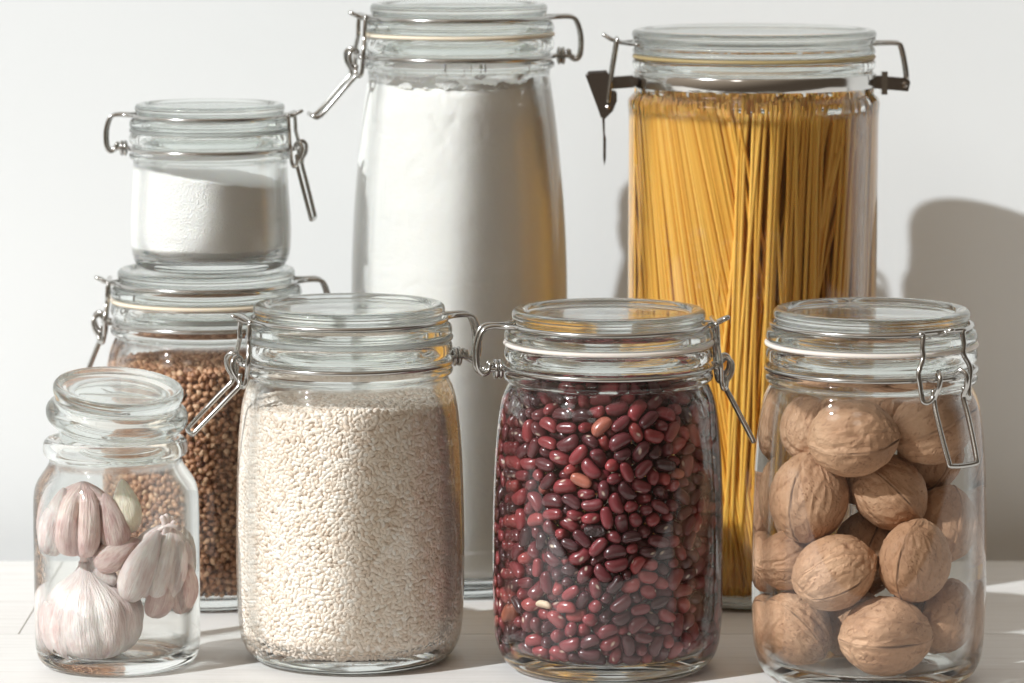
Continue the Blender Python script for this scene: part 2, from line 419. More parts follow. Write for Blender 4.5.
STD_OUT = [(0, .16), (2.6, .16), (3.5, .03), (4.0, 0), (4.4, .1), (4.82, .5), (5.08, 1.15), (5.18, 2.2), (5.22, 3.6), (5.22, 5.6), (5.19, 7.6), (5.12, 9.5), (5.02, 10.8), (4.9, 11.8),
           (4.74, 12.5), (4.48, 13.0), (4.52, 13.12), (4.68, 13.2), (4.72, 13.36), (4.66, 13.52), (4.50, 13.62), (4.47, 13.85), (4.52, 14.02), (4.66, 14.12), (4.70, 14.3), (4.68, 14.5), (4.62, 14.66), (4.5, 14.7)]
STD_IN = [(4.2, 14.7), (4.14, 14.6), (4.12, 14.2), (4.13, 13.1), (4.3, 12.75), (4.60, 12.2), (4.76, 11.6), (4.88, 10.7), (4.98, 9.4), (5.05, 7.6), (5.08, 5.6), (5.08, 4), (5.05, 2.4), (4.92, 1.4), (4.5, .86), (3.6, .72), (0, .68)]
def std_lid(sr=1.0, z=0.0):
    p = [(0, 16.12), (3.2, 16.12), (3.62, 16.16), (3.74, 16.28), (3.95, 16.36), (4.2, 16.36), (4.33, 16.26), (4.36, 16.1), (4.33, 15.92), (4.22, 15.8), (4.2, 15.66), (4.27, 15.56), (4.5, 15.5),
         (4.64, 15.4), (4.69, 15.2), (4.68, 15.02), (4.6, 14.95), (4.1, 14.95), (3.95, 14.9), (3.9, 14.6), (3.86, 14.25), (3.76, 14.15), (3.62, 14.2), (3.56, 14.5), (3.5, 15.1), (3.3, 15.5), (2.6, 15.68), (0, 15.72)]
    return [(r * sr, zz + z) for r, zz in p]
STD = dict(outer=STD_OUT, inner=STD_IN, lid=std_lid(), gasket=(4.12, 4.74, 14.72, 14.93), zb=15.66, rb=4.42, zn=13.74, rn=4.64)
JR = clip_jar('glass_jar', 350, 180.3, 'clip-top glass jar filled with white rice, second from the left in the front row', clasp=194, hinge=16, gmat=M['rubber_clear'], **STD)
JB = clip_jar('glass_jar', 608, 178.3, 'clip-top glass jar filled with dark red beans', clasp=2, hinge=190, gmat=M['rubber_white'], lever=(1.25, -2.4), **STD)
dW, vW = 175.8, 1.02
def tall(p): return [(r, z * vW) for r, z in p]
WAL = dict(outer=tall(STD_OUT), inner=tall(STD_IN), lid=tall(std_lid()), gasket=(4.12, 4.74, 14.72 * vW, 14.93 * vW), zb=15.66 * vW, rb=4.42, zn=13.74 * vW, rn=4.64)
JW = clip_jar('glass_jar', 869.5, dW, 'clip-top glass jar holding whole walnuts, its wire clasp turned to the front', clasp=-55, hinge=100, gmat=M['rubber_white'], lever=(1.0, -2.6), **WAL)
JK = clip_jar('glass_jar', 208, 195, 'clip-top glass jar of brown buckwheat with the small sugar jar standing on it', clasp=184, hinge=12, gmat=M['rubber_cream'], lever=(.8, -2.0), **STD)

# flour: a tall one
dF = 198.5; zF = lambda y: zat(y, dF); rF = lambda w: w * dF / F
top = zF(3)
k = top - 16.36
FL_IN = [(4.28, 14.7 + k), (4.22, 14.6 + k), (4.2, 13.0 + k), (4.26, 12.4 + k), (4.55, 11.2 + k), (4.84, 9 + k), (5.09, 6.4 + k), (5.24, 3.4 + k), (5.26, 12), (5.24, 7), (5.14, 2.4), (4.95, 1.3), (4.4, .86), (3.6, .72), (0, .68)]
FL_OUT = [(0, .16), (2.6, .16), (3.6, .03), (4.2, 0), (4.6, .1), (5.0, .5), (5.22, 1.2), (5.34, 3), (5.4, 7), (5.42, 12), (5.4, 3.4 + k), (5.24, 6.4 + k), (5.0, 9 + k), (4.75, 11.2 + k), (4.58, 12.3 + k), (4.5, 12.9 + k)] + [(r + .04, z + k) for r, z in STD_OUT[16:]]
JF = clip_jar('glass_jar', 459.5, dF, 'tall clip-top glass jar full of white flour', FL_OUT, FL_IN, std_lid(1.01, k), (4.2, 4.78, 14.72 + k, 14.93 + k), 15.66 + k, 4.46, 13.74 + k, 4.68, 190, 4, M['rubber_cream'], lever=(1.9, -2.1), open_out=.25)

# sugar: a small squat one standing on the buckwheat jar's lid
SUG_S = 3.98 / 4.74
def ssc(p, dz): return [(r * SUG_S, (z) * SUG_S + dz) for r, z in p]
dS = -13.05 * SUG_S + 5.28
SG_OUT = [(0, .12), (2.2, .12), (3.0, .02), (3.3, 0), (3.56, .1), (3.78, .4), (3.9, .95), (3.93, 1.8), (3.9, 2.8), (3.82, 3.8), (3.78, 4.6)] + ssc(STD_OUT[15:], dS)
SG_IN = ssc(STD_IN[:4], dS) + [(3.6, 4.6), (3.68, 3.8), (3.76, 2.8), (3.78, 1.8), (3.72, 1.1), (3.4, .66), (2.8, .52), (0, .48)]
sz = lambda z: z * SUG_S + dS
JS = clip_jar('glass_jar', 213, 195, 'small squat clip-top jar of sugar standing on another jar', SG_OUT, SG_IN, ssc(std_lid(), dS), (4.12 * SUG_S, 4.70 * SUG_S, sz(14.72), sz(14.93)), sz(15.66), 4.42 * SUG_S, sz(13.74), 4.64 * SUG_S, -6, 178, M['rubber_clear'], z0=16.38, lever=(.75, -3.0), s=.86)

# ------------------------------------------------------------------ pasta jar: straight, with a flat steel band and plate clasp
dP = 196.5; zP = lambda y: zat(y, dP)
JP = empty('glass_jar', xat(751, dP), dP, 0, 'wide straight-sided glass jar of spaghetti with a flat steel band round its neck', 'jar', 'clip-top glass storage jars')
zt = zP(29); RP = 6.13
P_OUT = [(0, .18), (3.4, .18), (4.6, .03), (5.2, 0), (5.6, .1), (5.95, .45), (6.1, 1.0), (RP, 2), (RP, 8), (RP, 14), (RP, 20), (RP, zt - 4.4), (6.16, zt - 3.9), (6.2, zt - 3.65), (6.16, zt - 3.4), (6.02, zt - 3.25), (5.86, zt - 3.1),
         (5.82, zt - 2.8), (5.82, zt - 2.1), (5.86, zt - 1.95), (5.95, zt - 1.85), (5.98, zt - 1.65), (5.95, zt - 1.5), (5.85, zt - 1.46)]
P_IN = [(5.5, zt - 1.46), (5.45, zt - 1.6), (5.45, zt - 3.1), (5.65, zt - 3.5), (5.94, zt - 4.2), (5.96, zt - 6), (5.96, 14), (5.96, 6), (5.94, 1.8), (5.8, 1.1), (5.3, .76), (4.4, .7), (0, .68)]
link('jar_body', wall_glass(lathe('jar_body', chaikin(P_OUT, 2) + chaikin(P_IN, 2), 160), .9, zt - 4.1), M['glass'], JP)
P_LID = [(0, zt - .2), (5.0, zt - .2), (5.3, zt - .12), (5.5, zt), (5.85, zt), (5.98, zt - .12), (6.0, zt - .3), (5.94, zt - .48), (5.8, zt - .58), (5.76, zt - .72), (5.84, zt - .84), (5.94, zt - .94), (5.97, zt - 1.1), (5.9, zt - 1.2), (5.4, zt - 1.2), (5.3, zt - 1.3), (5.25, zt - 1.7),
         (5.15, zt - 1.8), (5.05, zt - 1.7), (4.95, zt - 1.1), (4.6, zt - .8), (3.6, zt - .62), (0, zt - .58)]
link('lid', lathe('lid', chaikin(P_LID, 2), 160), M['lid_glass'], JP)
link('gasket', lathe('gasket', chaikin([(5.42, zt - 1.43), (5.92, zt - 1.43), (5.98, zt - 1.33), (5.92, zt - 1.23), (5.42, zt - 1.23)], 1), close=True), M['rubber_yellow'], JP)
link('neck_band', lathe('neck_band', [(5.86, zt - 2.78), (5.97, zt - 2.78), (5.99, zt - 2.74), (5.99, zt - 2.16), (5.97, zt - 2.12), (5.86, zt - 2.12)], close=True), M['band'], JP, smooth=False)
for pgy in JP.children:
    if pgy.name.startswith('neck_band'):
        pgy.data.polygons.foreach_set('use_smooth', np.ones(len(pgy.data.polygons), bool)); pgy.data.set_sharp_from_angle(angle=math.radians(35))
zw = zt - .68
b = Tubes()
for sg in (1, -1):
    b.add([(-7.4, sg * .1, zw + .42), (-7.0, sg * .22, zw + .18), (-6.5, sg * .3, zw + .02), (-6.15, sg * .9, zw)] + arc(5.9, zw, PI - sg * .25, sg * .16, 40) + [(6.3, sg * .6, zw), (6.95, sg * .55, zw), (7.2, sg * .55, zw - .15), (7.42, sg * .55, zw - 1.1), (7.5, sg * .5, zw - 1.75)], .1, smooth=3)
b.build('bail_wire', M['steel'], JP)
lk = Tubes()
for sg in (1, -1): lk.add([(-6.72, sg * .86, zw + .2), (-6.8, sg * .86, zw - .3), (-7.08, sg * .86, zw - 2.1), (-7.16, sg * .84, zw - 2.85)], .11, smooth=3)
lk.add([(-6.72, -.9, zw + .2), (-6.72, .9, zw + .2)], .1, smooth=0); lk.build('latch_link', M['steel'], JP)
pl = Tubes()
pz = lambda y: zP(y); pxx = lambda x: (x - 751) * dP / F
out = [(pxx(583), pz(76)), (pxx(586), pz(72)), (pxx(604), pz(71)), (pxx(607), pz(76)), (pxx(607), pz(90)), (pxx(614), pz(92)), (pxx(614), pz(100)), (pxx(610), pz(110)), (pxx(602), pz(118)), (pxx(598), pz(116))]
for y0 in (-.72, .64): pl.prism(out, y0, y0 + .09)
pl.prism([(pxx(584), pz(75)), (pxx(587), pz(73)), (pxx(601), pz(116)), (pxx(598), pz(117))], -.63, .64)
pl.add([(pxx(605), -.8, pz(106)), (pxx(605), .82, pz(106))], .12, smooth=0)
pl.build('latch_plate', M['dark_steel'], JP, smooth=False)
tl = Tubes(); tl.prism([(pxx(599.4), pz(117)), (pxx(602), pz(117)), (pxx(602.2), pz(134)), (pxx(603.4), pz(137)), (pxx(603.2), pz(158)), (pxx(601.8), pz(165)), (pxx(600.6), pz(158)), (pxx(600.6), pz(136))], -.5, .5)
tl.build('latch_lever', M['dark_steel'], JP, smooth=False)
tb = Tubes()
tt = Tubes(); tt.prism([(pxx(604), pz(77)), (pxx(632), pz(75)), (pxx(632), pz(87)), (pxx(604), pz(89))], -.34, .34); tt.build('latch_tab', M['dark_steel'], JP, smooth=False)
tb.prism([(pxx(870), pz(75)), (pxx(905), pz(78)), (pxx(907), pz(82)), (pxx(905), pz(91)), (pxx(870), pz(88))], -.34, .34)
hc = Tubes(); hc.prism([(pxx(878), pz(71)), (pxx(884), pz(71)), (pxx(884), pz(94)), (pxx(878), pz(94))], -.5, .5); hc.build('hinge_clip', M['band'], JP, smooth=False)
tb.add([(pxx(901), -.6, pz(84)), (pxx(901), .6, pz(84))], .16, smooth=0)
tb.build('hinge_bracket', M['dark_steel'], JP, smooth=False)

# ------------------------------------------------------------------ garlic bottle with a loose glass stopper
dG = 179.0
JG = empty('glass_bottle', xat(116, dG), dG, 0, 'short wide-mouthed glass bottle holding garlic, with a tilted glass stopper', 'jar')
G_OUT = [(0, .2), (2.2, .2), (2.8, .04), (3.1, 0), (3.4, .1), (3.64, .4), (3.74, .9), (3.76, 2), (3.76, 5), (3.76, 7.2), (3.73, 7.9), (3.6, 8.4), (3.3, 8.85), (3.08, 9.15), (2.98, 9.4), (3.02, 9.55), (3.2, 9.62), (3.27, 9.8), (3.27, 10.1), (3.2, 10.32), (3.08, 10.4)]
G_IN = [(2.78, 10.4), (2.7, 10.3), (2.68, 9.5), (2.75, 9.1), (3.0, 8.7), (3.34, 8.2), (3.5, 7.7), (3.53, 7), (3.53, 4), (3.52, 1.4), (3.4, .9), (3.0, .62), (2.2, .52), (1.2, .6), (0, .66)]
link('jar_body', wall_glass(lathe('jar_body', chaikin(G_OUT, 2) + chaikin(G_IN, 2)), .85, 9.1), M['glass'], JG)
Rt = Matrix.Rotation(math.radians(5.0), 3, 'Y') @ Matrix.Rotation(math.radians(9), 3, 'X')
S_LID = [(0, 12.55), (2.3, 12.55), (2.55, 12.62), (2.72, 12.72), (2.86, 12.7), (2.95, 12.55), (2.95, 12.35), (2.88, 12.15), (2.82, 11.95), (2.9, 11.8), (3.12, 11.66), (3.22, 11.45), (3.2, 11.2), (3.1, 10.98), (2.9, 10.84), (2.64, 10.72), (2.58, 10.4), (2.5, 9.98), (2.38, 9.9),
         (2.3, 10.1), (2.26, 10.9), (2.3, 11.6), (2.2, 11.95), (1.8, 12.1), (0, 12.14)]
piv = Vector((0, 0, 10.4))
link('stopper', lathe('stopper', chaikin(S_LID, 2), warp=lambda v: Rt @ (v - piv) + piv + Vector((.02, 0, .17))), M['lid_glass'], JG)
# ------------------------------------------------------------------ what is in the jars
def at_jar(j, x=0, y=0, z=0): return (j.location.x / CM + x, j.location.y / CM + y, j.location.z / CM + z)
def prof_r(inner, z):
    p = sorted(((zz, r) for r, zz in inner)); zs = [a for a, _ in p]; rs = [b for _, b in p]
    return np.interp(z, zs, rs)
def ellipsoid(nu, nv):
    V = [(0, 0, 1.0)]; Q = []; T = []
    for i in range(1, nv):
        t = PI * i / nv
        for k in range(nu): a = 2 * PI * k / nu; V.append((math.sin(t) * math.cos(a), math.sin(t) * math.sin(a), math.cos(t)))
    V.append((0, 0, -1.0)); last = len(V) - 1
    for k in range(nu):
        k2 = (k + 1) % nu
        T.append((0, 1 + k, 1 + k2)); T.append((last, 1 + (nv - 2) * nu + k2, 1 + (nv - 2) * nu + k))
        for i in range(nv - 2):
            a = 1 + i * nu; c = a + nu; Q.append((a + k, c + k, c + k2, a + k2))
    return np.array(V), np.array(Q), np.array(T)
def scatter(pos, R, S, tmpl, jitter=0):
    """copies of a template at pos with rotations R (n,3,3) and scales S (n,3) as one vertex/face set"""
    V, Q, T = tmpl; n = len(pos); m = len(V)
    X = V[None] * S[:, None, :]
    if jitter: X = X * (1 + rng.normal(0, jitter, (n, m, 1)))
    X = np.einsum('nij,nmj->nmi', R, X) + pos[:, None, :]
    off = (np.arange(n) * m)[:, None, None]
    return X.reshape(-1, 3), [(Q[None] + off).reshape(-1, 4), (T[None] + off).reshape(-1, 3)]
def frames(nrm, ang, tilt):
    """rotation matrices whose z axis lies in the plane perpendicular to nrm at angle ang, tipped by tilt"""
    nrm = nrm / np.linalg.norm(nrm, axis=1)[:, None]
    up = np.tile(np.array([0, 0, 1.0]), (len(nrm), 1)); flat = abs(nrm[:, 2]) > .9; up[flat] = (1, 0, 0)
    a = np.cross(up, nrm); a /= np.linalg.norm(a, axis=1)[:, None]; b = np.cross(nrm, a)
    z = a * np.cos(ang)[:, None] + b * np.sin(ang)[:, None]
    z = z * np.cos(tilt)[:, None] + nrm * np.sin(tilt)[:, None]
    y = np.cross(z, nrm); y /= np.linalg.norm(y, axis=1)[:, None]; x = np.cross(y, z)
    return np.stack([x, y, z], axis=2)
def darts(P, d):
    cell = {}; keep = []
    for i, p in enumerate(P):
        k = tuple(np.floor(p / d).astype(int)); ok = True
        for dx in (-1, 0, 1):
            for dy in (-1, 0, 1):
                for dz in (-1, 0, 1):
                    for j in cell.get((k[0] + dx, k[1] + dy, k[2] + dz), ()):
                        if ((P[j] - p) ** 2).sum() < d * d: ok = False; break
                    if not ok: break
                if not ok: break
            if not ok: break
        if ok: cell.setdefault(k, []).append(i); keep.append(i)
    return np.array(keep)
def grain_fill(jar, inner, topz, d, depths, n_side, n_top, a0, a1, edge):
    """grain centres against the glass (in layers) and over the heap's top"""
    pos = []; nrm = []
    for dep in depths:
        th = rng.uniform(math.radians(a0), math.radians(a1), n_side); z = rng.uniform(.72 + edge, 12.6, n_side)
        keep = z < topz(th, prof_r(inner, z)) - edge * .3
        th, z = th[keep], z[keep]
        rr = prof_r(inner, z) - edge - dep + rng.normal(0, .012, len(z))
        P = np.stack([rr * np.cos(th), rr * np.sin(th), z], 1)
        N = np.stack([np.cos(th), np.sin(th), 0 * th], 1)
        k = darts(P, d); pos.append(P[k]); nrm.append(N[k])
    for dep in (0, .1):
        rr = np.sqrt(rng.uniform(0, 1, n_top)) * 4.5; th = rng.uniform(0, 2 * PI, n_top)
        z = topz(th, rr) - dep + rng.normal(0, .02, n_top)
        ok = rr < prof_r(inner, z) - edge
        P = np.stack([rr * np.cos(th), rr * np.sin(th), z], 1)[ok]; N = np.tile(np.array([0, 0, 1.0]), (len(P), 1))
        k = darts(P, d); pos.append(P[k]); nrm.append(N[k])
    return np.concatenate(pos), np.concatenate(nrm)
def heap_core(name, inner, topz, inset, mat, parent, loc=None):
    prof = [(max(r - inset, 0), z) for r, z in inner if z > .6]
    zs = np.linspace(.75 + inset, 11, 12)
    pr = [(0, .75 + inset)] + [(float(prof_r(inner, z)) - inset, float(z)) for z in zs]
    rr = float(prof_r(inner, 11.5)) - inset
    pr += [(rr * q, 11.3) for q in (.98, .8, .5, .25)] + [(0, 11.3)]
    def wp(v):
        if v.z > 11.25: v.z = float(topz(np.array([math.atan2(v.y, v.x)]), np.array([v.xy.length]))[0]) - .12
        return v
    return link(name, lathe(name, pr, 48, warp=wp), mat, parent, loc)

# rice
def rice_top(th, r): return 11.85 + .12 * np.cos(th + .6) * r / 4.5 + .10 * np.sin(3 * th) * r / 4.5 - .045 * (r - 2) * 0 + .35 * (1 - (r / 4.5) ** 2) * .6
pos, nrm = grain_fill(JR, STD_IN, rice_top, .132, (0, .07, .14, .22), 48000, 12000, 150, 390, .115)
n_ = len(pos)
R = frames(nrm, rng.normal(0, 1.0, n_) + rng.integers(0, 2, n_) * PI, rng.normal(0, .16, n_))
S = np.stack([rng.normal(.084, .006, n_), rng.normal(.100, .009, n_), rng.normal(.182, .024, n_)], 1)
E1 = ellipsoid(8, 7); E1[0][:, :2] *= (1 + .12 * (1 - abs(E1[0][:, 2:])))
V, Fq = scatter(pos, R, S, E1, .02)
rice = link('rice', big_mesh('rice', V, Fq), M['rice'], None, at_jar(JR))
tag(rice, 'white short rice grains filling the jar second from the left in the front row', 'rice', kind='stuff')
core = heap_core('grain_core', STD_IN, rice_top, .34, M['rice'], rice)
# buckwheat
def buck_top(th, r): return 11.75 + .1 * np.cos(th) * r / 4.5 + .12 * (1 - (r / 4.5) ** 2)
pos, nrm = grain_fill(JK, STD_IN, buck_top, .255, (0, .13, .27), 18000, 4500, 150, 390, .18)
n_ = len(pos)
R = frames(nrm, rng.uniform(0, 2 * PI, n_), rng.normal(0, .35, n_))
T3 = ellipsoid(9, 7); tv = T3[0]
a = np.arctan2(tv[:, 1], tv[:, 0]); tv[:, :2] *= (1 + .20 * np.cos(3 * a))[:, None]; tv[:, :2] *= (1 - .30 * np.clip(tv[:, 2:], 0, 1))
S = np.stack([rng.normal(.157, .014, n_), rng.normal(.157, .014, n_), rng.normal(.19, .018, n_)], 1)
V, Fq = scatter(pos, R, S, T3, .015)
buck = link('buckwheat', big_mesh('buckwheat', V, Fq), M['buckwheat'], None, at_jar(JK))
tag(buck, 'brown roasted buckwheat grains filling the jar under the sugar jar', 'buckwheat', kind='stuff')
heap_core('grain_core', STD_IN, buck_top, .5, M['buckwheat'], buck)

# flour: a packed body that only touches the glass here and there, smeared top edge
def powder(name, inner, zbase, ztop, gap, jar, mat, rough_top, seed, label, cat, nz=150, N=180, cracks=()):
    V = []; Fc = []
    def ztop_at(x, y): return ztop(x, y)
    for i in range(nz):
        t = i / (nz - 1)
        for k in range(N):
            a = 2 * PI * k / N; ca, sa = math.cos(a), math.sin(a)
            zt_ = ztop_at(4 * ca, 4 * sa) + rough_top * mn.fractal(Vector((3 * ca, 3 * sa, seed)) * 1.1, .8, 2, 5)
            z = zbase + (zt_ - zbase) * t
            r = float(prof_r(inner, z)) - gap
            q = Vector((ca * 3.2, sa * 3.2, z * .8 + seed))
            e = mn.fractal(q, .9, 2.1, 4)
            r -= max(0, e * .025 + .0) + (max(0, (t - .985) / .015) ** 2) * (.06 + .3 * abs(e))
            for (ax, z0, z1, wob, dep) in cracks:
                if z0 < z < z1:
                    ac = math.radians(ax) + wob * math.sin((z - z0) * 2.3) + .03 * mn.noise(Vector((z * 2, ax, 0)))
                    dd = abs((a - ac + PI) % (2 * PI) - PI) * r
                    r -= dep * math.exp(-(dd / .055) ** 2) * min(1, (z - z0) * 3, (z1 - z) * 3)
            V.append((r * ca, r * sa, z))
    for i in range(nz - 1):
        for k in range(N):
            k2 = (k + 1) % N; Fc.append((i * N + k, i * N + k2, (i + 1) * N + k2, (i + 1) * N + k))
    last = (nz - 1) * N
    prev = last
    for q in (.85, .65, .42, .2):
        b = len(V)
        for k in range(N):
            x, y, z = V[last + k]; x *= q; y *= q
            zz = ztop_at(x, y) + rough_top * mn.fractal(Vector((x, y, seed)) * 1.1, .8, 2, 5) + .1 * (1 - q)
            V.append((x, y, zz))
        for k in range(N): k2 = (k + 1) % N; Fc.append((prev + k, prev + k2, b + k2, b + k))
        prev = b
    c = len(V); V.append((0, 0, ztop_at(0, 0))); Fc += [(prev + k, prev + (k + 1) % N, c) for k in range(N)]
    c = len(V); V.append((0, 0, zbase)); Fc += [((k + 1) % N, k, c) for k in range(N)]
    o = link(name, mesh(name, V, Fc), mat, None, at_jar(jar)); tag(o, label, cat, kind='stuff'); return o
zf = zF(82)
powder('flour', FL_IN, .74, lambda x, y: zf + .03 * y - .02 * x, .03, JF, M['flour'], .20, 3.1, 'packed white flour with a crumbly uneven top in the tall jar', 'flour', nz=190,
       cracks=((256, zf - 3.1, zf - 1.0, .06, .06), (265, zf - 3.2, zf - 1.4, -.05, .06), (271, zf - 2.2, zf - .9, -.05, .06), (283, zf - 2.7, zf - 1.2, .06, .06), (296, zf - 2.9, zf - 1.9, .2, .05)))
powder('sugar', SG_IN, .54, lambda x, y: 4.62 - .13 * x + .02 * y, .035, JS, M['sugar'], .05, 8.2, 'fine white sugar sloping down to one side in the small squat jar', 'sugar', nz=70)
# flour dust clinging to the inside of the glass above the flour
dv = []; 
fl = [o for o in bpy.data.objects if o.name == 'flour'][0]
P = []
for i in range(4000):
    th = rng.uniform(PI, 2 * PI); z = zf + abs(rng.normal(0, .42)) - .1
    if z > zf + .9 or mn.noise(Vector((math.cos(th) * 5, math.sin(th) * 5, z * 2.4))) < .02: continue
    rr = float(prof_r(FL_IN, z)) - .06; P.append((rr * math.cos(th), rr * math.sin(th), z))
P = np.array(P); nn = P.copy(); nn[:, 2] = 0
R = frames(nn, rng.uniform(0, 6, len(P)), np.zeros(len(P)))
S = np.stack([np.full(len(P), .03), rng.uniform(.02, .07, len(P)), rng.uniform(.02, .07, len(P))], 1)
V, Fq = scatter(P, R, S, ellipsoid(7, 5), .15)
link('flour_dust', big_mesh('flour_dust', V, Fq), M['flour'], fl)

